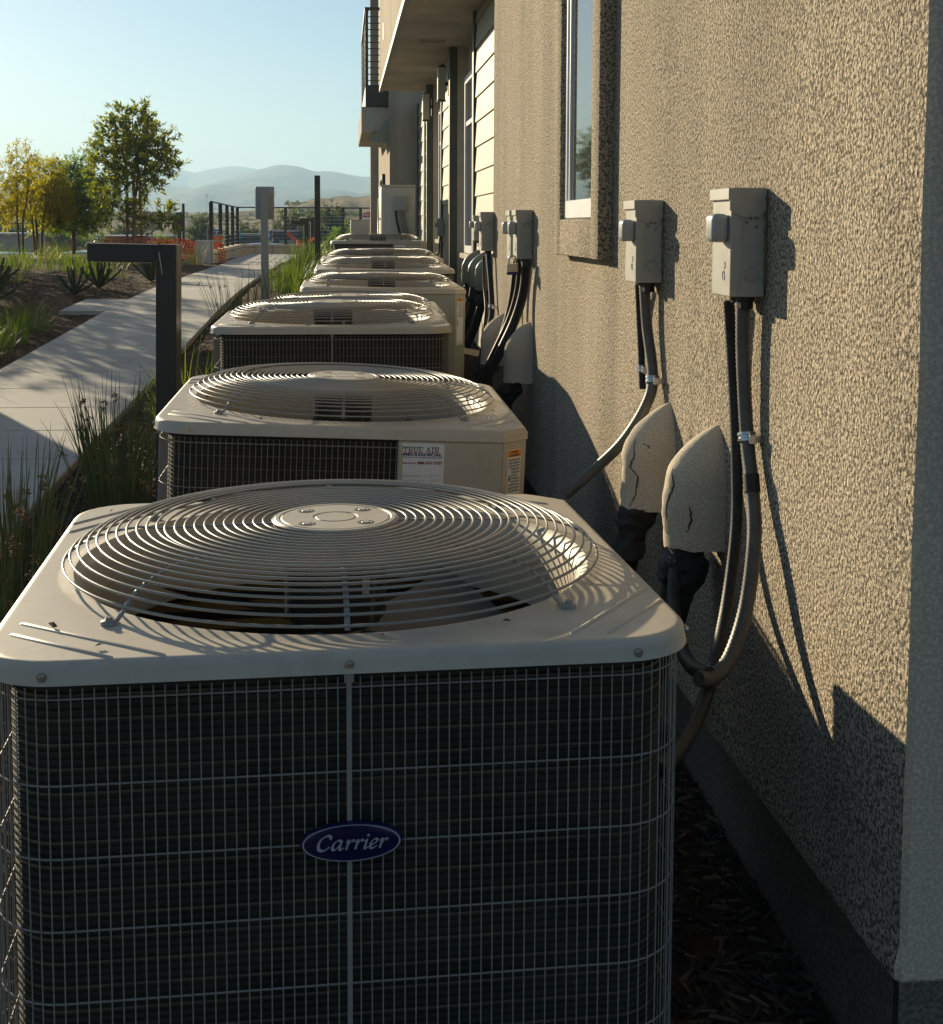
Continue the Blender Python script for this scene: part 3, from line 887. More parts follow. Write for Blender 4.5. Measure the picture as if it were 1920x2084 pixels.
def motor():
    mb = MB()
    mb.lathe([(0, HU + 0.057), (0.06, HU + 0.057), (0.078, HU + 0.050), (0.08, HU + 0.04), (0.08, HU - 0.085), (0.07, HU - 0.10), (0.02, HU - 0.105), (0.02, HU - 0.13), (0.06, HU - 0.132), (0.06, HU - 0.16), (0, HU - 0.165)], 32)
    mb.tube([(0.05, -0.072, HU + 0.045), (0.055, -0.085, HU), (0.05, -0.09, HU - 0.08)], 0.005, 6)
    return mb
me_motor = motor().mesh('motor', M_['motor'], 40)
me_mlabel = MB().box(0.028, 0.056, -0.070, -0.055, HU - 0.040, HU - 0.012).mesh('motor_label', M_['motor_tag'])
def blade():
    mb = MB(); nr, na = 7, 6
    for side in (0, 1):
        for i in range(nr):
            r = 0.055 + (0.352 - 0.055) * i / (nr - 1)
            for j in range(na):
                t = j / (na - 1) - 0.5
                w = 0.75 - 0.12 * (i / (nr - 1))
                a = t * w + 0.22 * (i / (nr - 1)) ** 1.5
                z = HU - 0.135 + t * 0.085 * (0.7 + 0.3 * i / (nr - 1)) - 0.02 * (0.25 - t * t) - 0.002 * side
                mb.v.append((r * math.cos(a), r * math.sin(a), z))
    o = nr * na
    for i in range(nr - 1):
        for j in range(na - 1):
            q = (i * na + j, i * na + j + 1, (i + 1) * na + j + 1, (i + 1) * na + j)
            mb.f.append(q); mb.mi.append(0); mb.f.append(tuple(o + x for x in q[::-1])); mb.mi.append(0)
    return mb
me_blade = blade().mesh('blade', M_['blade'], 70)
me_floor = MB().lathe([(0.0, ZB + 0.002), (0.43, ZB + 0.002)], 40).mesh('inner_floor', M_['cavity'])

def slab_letters(mb, word, h, w, gap, M, stripe=None):
    """slab-serif capitals built from bars; with stripe, lower rows get other inks"""
    def bar(x0, y0, x1, y1, x2, y2, x3, y3): 
        n = 6 if stripe else 1
        ys = [h * i / 6 for i in range(7)]
        quad = [Vector((x0, y0)), Vector((x1, y1)), Vector((x2, y2)), Vector((x3, y3))]
        if not stripe: mb.add([(p.x, p.y, 0) for p in quad], [(0, 1, 2, 3)], 0, M); return
        for i in range(6):
            poly = quad
            for (lim, sgn) in ((ys[i], 1), (ys[i + 1], -1)):
                out = []
                for a, b in zip(poly, poly[1:] + poly[:1]):
                    ia, ib = (a.y - lim) * sgn >= -1e-9, (b.y - lim) * sgn >= -1e-9
                    if ia: out.append(a)
                    if ia != ib: out.append(a.lerp(b, (lim - a.y) / (b.y - a.y)))
                poly = out
                if len(poly) < 3: break
            if len(poly) >= 3: mb.add([(p.x, p.y, 0) for p in poly], [tuple(range(len(poly)))], stripe[i], M)
    def rect(x0, y0, x1, y1): bar(x0, y0, x1, y0, x1, y1, x0, y1)
    t, sr = 0.26 * w, 0.12 * h
    x = 0.0
    for ch in word:
        W = w
        if ch == ' ': x += w * 0.5; continue
        if ch == 'I': W = w * 0.6; rect(x + W / 2 - t / 2, sr, x + W / 2 + t / 2, h - sr); rect(x, 0, x + W, sr); rect(x, h - sr, x + W, h)
        if ch == 'T': rect(x + W / 2 - t / 2, sr, x + W / 2 + t / 2, h - sr); rect(x + W * .22, 0, x + W * .78, sr); rect(x, h - sr, x + W, h); rect(x, h * .68, x + sr * .8, h - sr); rect(x + W - sr * .8, h * .68, x + W, h - sr)
        if ch == 'U': rect(x + .1 * W, sr * 1.5, x + .1 * W + t, h - sr); rect(x + .9 * W - t * .7, sr * 1.5, x + .9 * W, h - sr); rect(x + .2 * W, 0, x + .8 * W, sr * 1.5); rect(x, h - sr, x + .45 * W, h); rect(x + .6 * W, h - sr, x + W, h)
        if ch == 'E': rect(x + .1 * W, sr, x + .1 * W + t, h - sr); rect(x, 0, x + .95 * W, sr); rect(x, h - sr, x + .95 * W, h); rect(x + .1 * W + t, h * .44, x + .7 * W, h * .56); rect(x + .83 * W, sr, x + .95 * W, h * .32); rect(x + .83 * W, h * .68, x + .95 * W, h - sr)
        if ch == 'A': bar(x + .08 * W, sr, x + .08 * W + t * .6, sr, x + .56 * W, h, x + .40 * W, h); bar(x + .92 * W - t, sr, x + .92 * W, sr, x + .60 * W, h, x + .40 * W, h); rect(x + .25 * W, h * .3, x + .7 * W, h * .42); rect(x - .02 * W, 0, x + .36 * W, sr); rect(x + .6 * W, 0, x + 1.02 * W, sr)
        if ch == 'R': rect(x + .1 * W, sr, x + .1 * W + t, h - sr); rect(x, 0, x + .5 * W, sr); rect(x, h - sr, x + .75 * W, h); rect(x + .1 * W + t, h * .42, x + .75 * W, h * .54); rect(x + .72 * W, h * .5, x + .72 * W + t * .8, h - sr * .6); bar(x + .68 * W, 0, x + 1.02 * W, 0, x + .72 * W, h * .44, x + .45 * W, h * .44)
        x += W + gap

def nib(mb, pts, M, wmax=1.0, wmin=0.32, ang=R(40), mi=0):
    """broad-nib pen stroke along a smoothed path"""
    P = [Vector((x, y, 0)) for x, y in pts]
    dense = []
    for i in range(len(P) - 1):
        p0, p1, p2, p3 = P[max(i - 1, 0)], P[i], P[i + 1], P[min(i + 2, len(P) - 1)]
        for k in range(6):
            t = k / 6
            dense.append(0.5 * ((2 * p1) + (p2 - p0) * t + (2 * p0 - 5 * p1 + 4 * p2 - p3) * t * t + (3 * p1 - p0 - 3 * p2 + p3) * t ** 3))
    dense.append(P[-1])
    L, Rr = [], []
    for i, p in enumerate(dense):
        t = (dense[min(i + 1, len(dense) - 1)] - dense[max(i - 1, 0)]).normalized()
        a = math.atan2(t.y, t.x)
        w = 0.5 * (wmin + (wmax - wmin) * abs(math.sin(a - ang)))
        n = Vector((-t.y, t.x, 0))
        L.append(p + n * w); Rr.append(p - n * w)
    k = len(dense)
    mb.add(L + Rr, [(i, k + i, k + i + 1, i + 1) for i in range(k - 1)], mi, M)

def badge(parent):
    """blue oval plate with a silver rim and slanted silver lettering"""
    y = -S + 0.006; zc = 0.514; a, b = 0.0645, 0.0252
    Mb = Matrix.Translation((0.002, y - 0.004, zc)) @ Matrix.Rotation(R(90), 4, 'X')
    n = 56
    mb = MB()
    for k, (s_, z_) in enumerate(((1.0, -0.006), (1.0, 0.0), (0.985, 0.0022), (0.95, 0.003))):
        for i in range(n): mb.v.append(tuple(Mb @ Vector((a * s_ * math.cos(2 * math.pi * i / n), b * s_ * math.sin(2 * math.pi * i / n), z_))))
    for k in range(3):
        for i in range(n): mb.f.append((k * n + i, k * n + (i + 1) % n, (k + 1) * n + (i + 1) % n, (k + 1) * n + i)); mb.mi.append(0)
    mb.f.append(tuple(range(3 * n, 4 * n))); mb.mi.append(0)
    bo = mb.build('badge', M_['badge_blue'], parent, smooth=40)
    mb = MB()
    for i in range(n):
        c, s_ = math.cos(2 * math.pi * i / n), math.sin(2 * math.pi * i / n)
        for (q, z_) in ((0.955, 0.0030), (0.955, 0.0038), (0.925, 0.0038), (0.925, 0.0030)):
            mb.v.append(tuple(Mb @ Vector((a * q * c, (b * q - 0.0004) * s_, z_))))
    for i in range(n):
        j = (i + 1) % n
        for k in range(3): mb.f.append((i * 4 + k, j * 4 + k, j * 4 + k + 1, i * 4 + k + 1)); mb.mi.append(0)
    mb.build('rim', M_['badge_silver'], bo)
    mb = MB()
    u = 0.00205                       # one unit of the lettering grid
    Mt = Mb @ Matrix.Translation((-0.0475, -0.0088, 0.0042)) @ Matrix(((u, u * 0.26, 0, 0), (0, u, 0, 0), (0, 0, 1, 0), (0, 0, 0, 1)))
    nib(mb, [(8.6, 8.2), (7.6, 9.5), (5.6, 9.6), (3.0, 8.0), (1.8, 4.8), (2.6, 1.6), (5.0, 0.4), (7.4, 1.2), (8.9, 2.8)], Mt, 1.9, 0.7)
    mb.lathe([(0, 0), (0.9, 0)], 10, Mt @ Matrix.Translation((8.4, 8.0, 0)))
    nib(mb, [(15.2, 6.0), (13.6, 6.4), (11.6, 5.2), (10.8, 2.4), (11.8, 0.6), (13.6, 1.2), (15.2, 3.6)], Mt, 1.7, 0.6)
    nib(mb, [(15.7, 6.4), (15.4, 3.0), (15.7, 0.8), (16.6, 0.5), (17.8, 1.6)], Mt, 1.6, 0.6)
    for x in (18.6, 24.2, 39.2):
        nib(mb, [(x, 5.0), (x + 1.0, 6.2), (x + 1.2, 5.0), (x + 1.1, 0.3)], Mt, 1.6, 0.7)
        nib(mb, [(x + 1.4, 3.0), (x + 2.6, 5.6), (x + 4.0, 6.3), (x + 4.5, 5.4)], Mt, 1.4, 0.7)
        mb.lathe([(0, 0), (0.75, 0)], 10, Mt @ Matrix.Translation((x + 4.3, 5.5, 0)))
    nib(mb, [(29.8, 5.0), (30.9, 6.2), (31.0, 4.6), (30.8, 1.4), (31.6, 0.5), (33.0, 1.8)], Mt, 1.6, 0.65)
    nib(mb, [(31.0, 8.0), (31.4, 9.5)], Mt, 1.6, 1.2)
    nib(mb, [(34.2, 2.6), (36.2, 3.4), (37.6, 5.0), (36.8, 6.3), (35.2, 5.8), (33.9, 3.4), (34.4, 1.0), (36.0, 0.5), (38.2, 2.0)], Mt, 1.6, 0.6)
    mb.build('lettering', M_['badge_silver'], bo)

def side_frame(x, z):      # panel-local frame on the service (+x) side: u runs towards -y, v up
    return Matrix(((0, 0, 1, S - 0.0035), (1, 0, 0, x), (0, 1, 0, z), (0, 0, 0, 1)))

def service_sticker(parent, full=True):
    """white card: shop heading, phone number, two ruled lines and a pen signature"""
    w, h = 0.107, 0.125 if full else 0.06
    # on the turned unit the +x side faces the viewer and its +y end is on the right
    M0 = side_frame(PAN0 + 0.006, HU - 0.036 - h)
    mb = MB(); seg = 5; ol = []
    r = 0.006
    for (cx, cy, a0) in ((w - r, r, 270), (w - r, h - r, 0), (r, h - r, 90), (r, r, 180)):
        for i in range(seg + 1): a = R(a0 + 90 * i / seg); ol.append((cx + r * math.cos(a), cy + r * math.sin(a)))
    mb.prism(ol, -0.001, 0.0006, M=M0)
    st = mb.build('service_sticker', M_['sticker'], parent)
    if not full:
        mb = MB(); text_into(mb, 'MECHANICAL', 0.012, M0 @ Matrix.Translation((0.008, 0.03, 0.0011)), 0.09, 0.0005); mb.build('lettering', M_['ink_blue'], st); return
    mb = MB()
    def at(x, y): return M0 @ Matrix.Translation((x, y, 0.0011))
    slab_letters(mb, 'TRUE AIR', 0.0150, 0.0112, 0.0014, at(0.0062, h - 0.0235), [1, 3, 1, 3, 0, 0])
    text_into(mb, 'MECHANICAL', 0.0090, at(0.006, h - 0.0305), 0.096, 0.0004, mi=0)
    text_into(mb, 'Heating and Air Conditioning Specialists', 0.0042, at(0.006, h - 0.0355), 0.096, 0.00012, mi=0)
    text_into(mb, 'Sales & Service', 0.0060, at(0.006, h - 0.0505), 0.033, 0.0002, mi=1)
    text_into(mb, '888-767-7757', 0.0095, at(0.042, h - 0.0510), 0.061, 0.0004, mi=1)
    for yy in (0.046, 0.034):
        for (xa, xb) in ((0.006, 0.066), (0.071, 0.101)): mb.add([(xa, yy - 0.0002, 0), (xb, yy - 0.0002, 0), (xb, yy + 0.0002, 0), (xa, yy + 0.0002, 0)], [(0, 1, 2, 3)], 2, at(0, 0))
        for xa in (0.080, 0.091): mb.add([(xa, yy, 0), (xa + 0.0005, yy, 0), (xa + 0.002, yy + 0.005, 0), (xa + 0.0015, yy + 0.005, 0)], [(0, 1, 2, 3)], 2, at(0, 0))
        text_into(mb, 'Rough Installer - Date and Print Name', 0.0030, at(0.006, yy - 0.0035), 0.046, mi=2); text_into(mb, 'Date', 0.0030, at(0.072, yy - 0.0035), 0.006, mi=2)
    for pts in ([(0.054, 0.022), (0.060, 0.031), (0.057, 0.022), (0.064, 0.030), (0.061, 0.022), (0.070, 0.026)], [(0.073, 0.022), (0.075, 0.031), (0.074, 0.026), (0.079, 0.022)],
                [(0.080, 0.029), (0.083, 0.022)], [(0.086, 0.028), (0.090, 0.024), (0.087, 0.021), (0.084, 0.025), (0.088, 0.029)], [(0.092, 0.022), (0.094, 0.028), (0.098, 0.024), (0.103, 0.027)]):
        nib(mb, pts, at(0, 0), 0.0012, 0.0006, mi=2)
    mb.build('lettering', [M_['ink_blue'], M_['ink_red'], M_['ink_black'], M_['sign_beige']], st)

def warning_sticker(parent, h=0.135):
    """tall notice on the flat corner with an orange heading"""
    c = Vector((S - CH / 2, S - CH / 2, 0)); k = Vector((1, 1, 0)).normalized()
    t = Vector((-1, 1, 0)).normalized()
    w = 0.052
    z0 = HU - 0.050 - h
    o = c + k * (-0.0052 + 0.0015) - t * (w / 2)
    Mw = Matrix(((t.x, 0, k.x, o.x), (t.y, 0, k.y, o.y), (0, 1, 0, z0), (0, 0, 0, 1)))
    st = MB().box(0, w, 0, h, -0.001, 0.0006, M=Mw).build('warning_sticker', M_['sticker'], parent)
    hd = 0.019
    MB().box(0.001, w - 0.001, h - hd, h - 0.001, 0.0006, 0.0009, M=Mw).build('heading', M_['orange_print'], st)
    mb = MB()
    def at(x, y): return Mw @ Matrix.Translation((x, y, 0.0014))
    text_into(mb, 'WARNING', 0.006, at(0.014, h - 0.0085), 0.024, 0.0003); text_into(mb, 'AVERTISSEMENT', 0.006, at(0.008, h - 0.0165), 0.036, 0.0002)
    for (x, y) in ((0.006, h - 0.0085), (0.003, h - 0.0165)): mb.add([(0, 0, 0), (0.005, 0, 0), (0.0025, 0.005, 0)], [(0, 1, 2)], 0, at(x, y))
    lines = ['ELECTRICAL SHOCK HAZARD', 'FAILURE TO DISCONNECT', 'ALL ELECTRIC POWER', 'BEFORE SERVICING CAN', 'CAUSE PERSONAL INJURY', 'OR DEATH', 'ATTENTION RISQUE DE', 'DECHARGE ELECTRIQUE', 'DECONNECTER TOUTES LES', 'ALIMENTATIONS ELECTRIQUES', "AVANT L'ENTRETIEN"]
    for i, s_ in enumerate(lines):
        ind = 0.014 if 3 <= i <= 7 else 0.003
        text_into(mb, s_, 0.0058, at(ind, h - hd - 0.009 - i * 0.0078), (w - ind - 0.004) * (0.6 + 0.4 * min(1, len(s_) / 20)), 0.0002)
    # shock hand symbol
    mb.add([(0.003, h * .42, 0), (0.012, h * .42, 0), (0.012, h * .42 + 0.0005, 0), (0.003, h * .42 + 0.0005, 0)], [(0, 1, 2, 3)], 0, at(0, 0))
    for i in range(4): mb.add([(0.004 + i * 0.002, h * .46, 0), (0.0052 + i * 0.002, h * .46, 0), (0.0052 + i * 0.0021, h * .52 + 0.002 * (i % 2), 0), (0.0042 + i * 0.0021, h * .52 + 0.002 * (i % 2), 0)], [(0, 1, 2, 3)], 0, at(0, 0))
    mb.add([(0.004, h * .43, 0), (0.011, h * .43, 0), (0.0112, h * .47, 0), (0.0038, h * .47, 0)], [(0, 1, 2, 3)], 0, at(0, 0))
    for i in range(2): text_into(mb, 'SEE WIRING DIAGRAM', 0.004, at(0.004, 0.010 - i * 0.005), w - 0.008)
    mb.build('lettering', M_['ink_black'], st)

def make_condenser(label, x, yf, ztop, turn=0.0, rz=0.0, pitch=0.0, roll=0.0, fine=True, scale=1.0):
    """x: centre, yf: front edge, ztop: deck height; turn -90 brings the service corner to the front right"""
    root = thing('air_conditioner', label, 'air conditioner', group='condensers standing in a row along the wall')
    c = Vector((x, yf + S, ztop - HU))
    root.matrix_world = Matrix.Translation((x, yf + S, ztop)) @ Matrix.Rotation(R(roll), 4, 'Y') @ Matrix.Rotation(R(pitch), 4, 'X') @ Matrix.Rotation(R(turn + rz), 4, 'Z') @ Matrix.Scale(scale, 4) @ Matrix.Translation((0, 0, -HU))
    tp = link('top_pan', me_top, root)
    for q in range(4):
        for (a, b) in (((-0.431, -0.335), (-0.286, -0.450)), ((-0.428, -0.288), (-0.222, -0.448))):
            a, b = Vector((*a, 0)), Vector((*b, 0)); d = b - a
            o = link('rib', me_rib, tp)
            o.matrix_local = Matrix.Rotation(R(90 * q), 4, 'Z') @ Matrix.Translation((a + b) / 2 + Vector((0, 0, HU - 0.0035))) @ Matrix.Rotation(math.atan2(d.y, d.x), 4, 'Z') @ Matrix.Diagonal((d.length * (0.75 if q == 2 else 1), 1, 1, 1))
    for q in range(4):
        for off in ((0.0, ) if not fine else (-0.37, 0.0, 0.37)):
            if q == 0 and off > 0: continue
            if q == 1 and off > 0: pass
            s = link('screw', me_screw, tp)
            s.matrix_local = Matrix.Rotation(R(90 * q), 4, 'Z') @ Matrix.Translation((S - 0.0005, off, HU - 0.0175)) @ Matrix.Rotation(R(90), 4, 'Y')
    link('base_pan', me_base, root); link('coil', me_coil, root)
    g = link('wire_grille', me_grille, root, 'stuff')
    for q in (1, 2, 3):
        s = link('strap', me_strap, root); s.matrix_local = Matrix.Rotation(R(90 * q + 90), 4, 'Z') @ Matrix.Translation((0, -S + 0.0095, 0))
    link('service_panel', me_service, root); link('corner_cover', me_corner, root)
    gd = link('fan_guard', me_hub, root)
    for i, me in enumerate(me_rings): link('ring', me, gd)
    for i in range(8):
        s = link('spoke', me_spoke_f if i % 2 else me_spoke, gd); s.rotation_euler = (0, 0, R(45 * i))
    f = link('fan', me_motor, root)
    for i in range(4):
        b = link('blade', me_blade, f); b.rotation_euler = (0, 0, R(90 * i + 25))
    link('motor_label', me_mlabel, f).rotation_euler = (0, 0, -R(turn))
    f.rotation_euler = (0, 0, -R(turn))
    link('inner_floor', me_floor, root)
    # levelling feet down to the ground
    zg = HG(x, yf + S)
    for (sx, sy) in ((-1, -1), (1, -1), (-1, 1), (1, 1)):
        low = -max(0.0, (ztop - HU) - zg) - 0.06
        MB().box(sx * 0.33 - 0.05, sx * 0.33 + 0.05, sy * 0.33 - 0.05, sy * 0.33 + 0.05, low, 0.024, bev=0.006).build('foot', M_['cavity'], root)
    return root

u1 = make_condenser('beige condenser with a blue oval name badge on its wire grille', -0.013, 1.648, 0.766, 0, rz=2.4, pitch=0.3, scale=1.018)
badge(u1)
u2 = make_condenser('beige condenser with a large white service sticker behind the badged one', 0.0, 3.17, 0.825, -90, roll=2.2, pitch=0.9)
service_sticker(u2); warning_sticker(u2)
u3 = make_condenser('beige condenser with a plain wire front directly behind the stickered one', -0.040, 4.97, 0.928, 0, pitch=0.6)
u4 = make_condenser('beige condenser squeezed close behind another, near the two curved plaster pipe hoods', 0.03, 6.12, 0.895, 0, pitch=1.4, fine=False)
u5 = make_condenser('beige condenser whose tall flat side panel carries a narrow orange-headed notice', 0.225, 7.25, 0.966, -90, roll=0.8, pitch=0.5, fine=False)
warning_sticker(u5, 0.26)
for ch in u5.children:
    if ch.name.split('.')[0] in ('service_panel', 'corner_cover'):
        ch.material_slots[0].link = 'OBJECT'; ch.material_slots[0].material = M_['panel_green']
u6 = make_condenser('beige condenser just beyond the one with the tall flat side panel', 0.275, 8.55, 1.028, 0, pitch=0.8, fine=False)
u7 = make_condenser('beige condenser before the last one in the row, close to the cream siding', 0.30, 9.80, 1.062, 0, pitch=0.6, fine=False)
u8 = make_condenser('last beige condenser of the row, beneath the tall ivory outdoor unit', 0.345, 12.55, 1.160, -90, pitch=0.0, fine=False)
service_sticker(u8, False); warning_sticker(u8)
# ================================================================== disconnect boxes, conduits, hoods
def disconnect(label, wx, y0, ztop, green=False, h=0.196, simple=False):
    """weatherproof pull-out disconnect on the wall face wx, near side at y0"""
    D, Wd = 0.066, 0.118
    m = M_['box_grey']
    root = thing('disconnect_box', label, 'electrical box', (wx, y0, ztop - h), group='electrical disconnect boxes on the wall')
    mb = MB(); mb.box(-D, -0.002, 0, Wd, 0, h - 0.004, bev=0.002, seg=2)
    body = mb.build('body', m, root)
    # raised side seam, knock-out rings and bolt dimples on the near side
    mb = MB(); Mx = Matrix.Translation((0, -0.0006, 0)) @ Matrix.Rotation(R(90), 4, 'X')
    mb.tube([(-0.05, -0.001, 0.005), (-0.05, -0.001, 0.028), (-0.043, -0.001, 0.052), (-0.046, -0.001, 0.064), (-0.046, -0.001, h - 0.045)], 0.0012, 6)
    for rr in (0.0135, 0.0105): mb.add(*(lambda t: (t.v, t.f))(torus(rr, 0, 0.0009, 24, 6)), 0, Matrix.Translation((-0.027, -0.0005, 0.040)) @ Matrix.Rotation(R(90), 4, 'X'))
    mb.build('knockout', m, root, smooth=50)
    mb = MB()
    for (x_, z_) in ((-0.038, h - 0.062), (-0.030, h - 0.055), (-0.020, h - 0.054), (-0.019, h - 0.070)):
        mb.lathe([(0, 0.0012), (0.0022, 0.001), (0.0032, 0.0)], 10, Matrix.Translation((x_, -0.0002, z_)) @ Matrix.Rotation(R(90), 4, 'X'))
    mb.build('rivet', M_['rivet'], root, smooth=50)
    # hood lid folded over the top
    mb = MB()
    mb.box(-D - 0.006, -D + 0.001, -0.004, Wd + 0.004, h - 0.022, h, bev=0.0015)
    mb.box(-D + 0.0012, -0.003, -0.004, Wd + 0.004, h - 0.004, h, bev=0.001)
    sh = [(-D - 0.004, h - 0.002), (-D - 0.004, h - 0.040), (-D + 0.016, h - 0.052), (-0.016, h - 0.052), (-0.003, h - 0.040), (-0.003, h - 0.002)]
    mb.add([(x, -0.0045, z) for x, z in sh] + [(x, -0.0025, z) for x, z in sh], [tuple(range(6)), tuple(range(11, 5, -1))] + [(i, 6 + i, 6 + (i + 1) % 6, (i + 1) % 6) for i in range(6)])
    lid = mb.build('lid', m, root)
    MB().lathe([(0, 0.002), (0.0022, 0.0016), (0.003, 0)], 10, Matrix.Translation((-0.033, -0.0045, h - 0.044)) @ Matrix.Rotation(R(90), 4, 'X')).build('rivet', M_['screw'], lid)
    # pull handle on the front cover
    mb = MB(); mb.box(-D - 0.031, -D + 0.002, 0.012, 0.064, h - 0.098, h - 0.046, bev=0.011, seg=4)
    mb.build('handle', M_['handle_grey'], root, smooth=40)
    # embossed front marks
    mb = MB()
    mb.tube([(-D - 0.0003, 0.045, 0.030), (-D - 0.0003, 0.047, 0.041), (-D - 0.0003, 0.038, 0.046), (-D - 0.0003, 0.033, 0.038), (-D - 0.0003, 0.034, 0.029)], 0.0011, 5)
    mb.tube([(-D - 0.0003, 0.036, 0.050), (-D - 0.0003, 0.030, 0.055), (-D - 0.0003, 0.033, 0.060), (-D - 0.0003, 0.029, 0.062)], 0.0011, 5)
    mb.build('embossed_mark', M_['screw'], root, smooth=60)
    mb = MB()      # sealant bead along the wall
    mb.tube([(-0.002, -0.001 + 0.002 * math.sin(i * 1.7), 0.02 + i * 0.011) for i in range(16)] , [0.0035 + 0.0015 * math.sin(i * 2.3) for i in range(16)], 6)
    mb.build('sealant', M_['putty'], root, smooth=60)
    # fittings underneath
    MB().lathe([(0.017, 0.002), (0.017, -0.008), (0.0155, -0.010), (0.0155, -0.022), (0.013, -0.024)], 8, Matrix.Translation((-0.028, 0.030, 0))).build('fitting', M_['conduit'], root, smooth=30)
    MB().lathe([(0.012, 0.002), (0.012, -0.014), (0.010, -0.016)], 8, Matrix.Translation((-0.028, 0.085, 0))).build('fitting', M_['conduit'], root, smooth=30)
    return root

def smooth_path(pts, n=14):
    P = [Vector(p) for p in pts]; out = []
    for i in range(len(P) - 1):
        p0, p1, p2, p3 = P[max(i - 1, 0)], P[i], P[i + 1], P[min(i + 2, len(P) - 1)]
        for k in range(n):
            t = k / n
            out.append(0.5 * ((2 * p1) + (p2 - p0) * t + (2 * p0 - 5 * p1 + 4 * p2 - p3) * t * t + (3 * p1 - p0 - 3 * p2 + p3) * t ** 3))
    out.append(P[-1])
    return out
def resample(pts, step):
    out, acc = [pts[0]], 0.0
    for a, b in zip(pts, pts[1:]):
        L = (b - a).length
        if L < 1e-9: continue
        t = step - acc
        while t <= L: out.append(a.lerp(b, t / L)); t += step
        acc = (acc + L) % step
    return out
def hose(name, label, pts, r, cat='conduit', group=None, ribs=True, mat='conduit', clamps=(), step=0.0042):
    P = resample(smooth_path(pts), step)
    rr = [r * (1.0 + (0.055 if (i % 2) else -0.055)) for i in range(len(P))] if ribs else [r] * len(P)
    mb = MB().tube(P, rr, 10)
    if clamps:
        root = thing(name, label, cat, tuple(P[-1]), group=group)
        o = mb.build('hose', M_[mat], root, smooth=60); o.matrix_parent_inverse = Matrix.Translation(-P[-1])
        for z in clamps:
            i = min(range(1, len(P) - 1), key=lambda k: abs(P[k].z - z))
            t = (P[i + 1] - P[i - 1]).normalized()
            q = t.to_track_quat('Z', 'X').to_matrix().to_4x4()
            c = MB().lathe([(r * 1.05, -0.009), (r * 1.28, -0.008), (r * 1.3, -0.003), (r * 1.2, -0.002), (r * 1.2, 0.002), (r * 1.3, 0.003), (r * 1.28, 0.008), (r * 1.05, 0.009)], 18, Matrix.Translation(P[i]) @ q)
            c.box(P[i].x - 0.004, P[i].x + 0.008, P[i].y - r * 1.2 - 0.016, P[i].y - r * 1.1, P[i].z - 0.008, P[i].z + 0.008, bev=0.001)
            c.box(P[i].x - 0.002, XW + 0.002, P[i].y - r * 1.2 - 0.013, P[i].y - r * 1.1 - 0.004, P[i].z - 0.006, P[i].z + 0.006)
            oc = c.build('clamp', M_['zinc'], root, smooth=35); oc.matrix_parent_inverse = Matrix.Translation(-P[-1])
        return root
    o = mb.build(name, M_[mat], smooth=60)
    return tag(o, label, cat, group)

b1 = disconnect('grey disconnect box nearest the building corner', XW, onX(1563, 382, XW).y, onX(1563, 382, XW).z)
b2 = disconnect('grey disconnect box between the window and the corner one', XW, onX(1352, 407, XW).y, onX(1352, 407, XW).z)
p3 = onX(1086, 427, XW)
b3a = disconnect('grey disconnect box with a padlock hanging from it', XW, p3.y, p3.z)
b3b = disconnect('grey disconnect box tucked right behind the padlocked one', XW, p3.y + 0.20, p3.z)
p4 = onX(1007, 431, XW)
b4 = disconnect('grey disconnect box at the far end of the dash stucco', XW, p4.y, p4.z)
p5 = onX(980, 438, XS - 0.02)
b5 = disconnect('grey disconnect box on the first cream siding bay', XS - 0.012, p5.y, p5.z)
p6 = onX(902, 444, XS - 0.02)
b6 = disconnect('grey disconnect box on the second siding bay beyond the recessed window', XS - 0.012, p6.y, p6.z)
# padlock
pl = onX(1043, 548, XW - 0.085)
root = thing('padlock', 'steel padlock with a dark blue bumper hanging under the paired disconnect boxes', 'padlock', (pl.x, pl.y, pl.z - 0.012))
MB().box(-0.022, 0.022, -0.010, 0.010, 0.0, 0.034, bev=0.003).build('body', M_['brass'], root)
MB().box(-0.023, 0.023, -0.011, 0.011, -0.010, 0.001, bev=0.002).build('bumper', M_['blue_plastic'], root)
MB().tube([(-0.014, 0, 0.03)] + [(-0.014 * math.cos(R(a)), 0, 0.052 + 0.016 * math.sin(R(a))) for a in range(0, 181, 20)] + [(0.014, 0, 0.03)], 0.0038, 8).build('shackle', M_['zinc'], root, smooth=60)

CG = 'black flexible conduits below the disconnect boxes'
def dp(*a): return [dX(u, v, X) for (u, v, X) in a]
hose('flexible_conduit', 'ribbed grey conduit hanging in a long loop below the corner disconnect box', dp((1456, 588, .732), (1456, 700, .734), (1464, 858, .738), (1474, 960, .735), (1478, 1060, .725), (1462, 1190, .70), (1430, 1290, .66), (1395, 1328, .62), (1368, 1330, .59)), 0.0135, group=CG, mat='conduit_grey', clamps=(dX(1464, 858, .738).z,))
hose('flexible_conduit', 'slimmer black conduit dropping behind the long loop towards the badged unit', dp((1428, 588, .732), (1436, 720, .742), (1443, 880, .744), (1443, 1030, .735), (1425, 1180, .70), (1398, 1310, .64), (1372, 1395, .585), (1335, 1465, .52), (1290, 1510, .45)), 0.0115, group=CG)
hose('tape_wrap', 'strip of black tape wrapped around the long conduit loop', dp((1472, 930, .7355), (1475, 968, .7345)), 0.0152, cat='tape', ribs=False, step=0.004)
hose('refrigerant_hose', 'smooth black hose curving down out of the nearest plaster hood', dp((1322, 1120, .66), (1320, 1190, .64), (1332, 1260, .62), (1356, 1306, .61), (1392, 1322, .615)), 0.0135, cat='hose', ribs=False, mat='conduit')
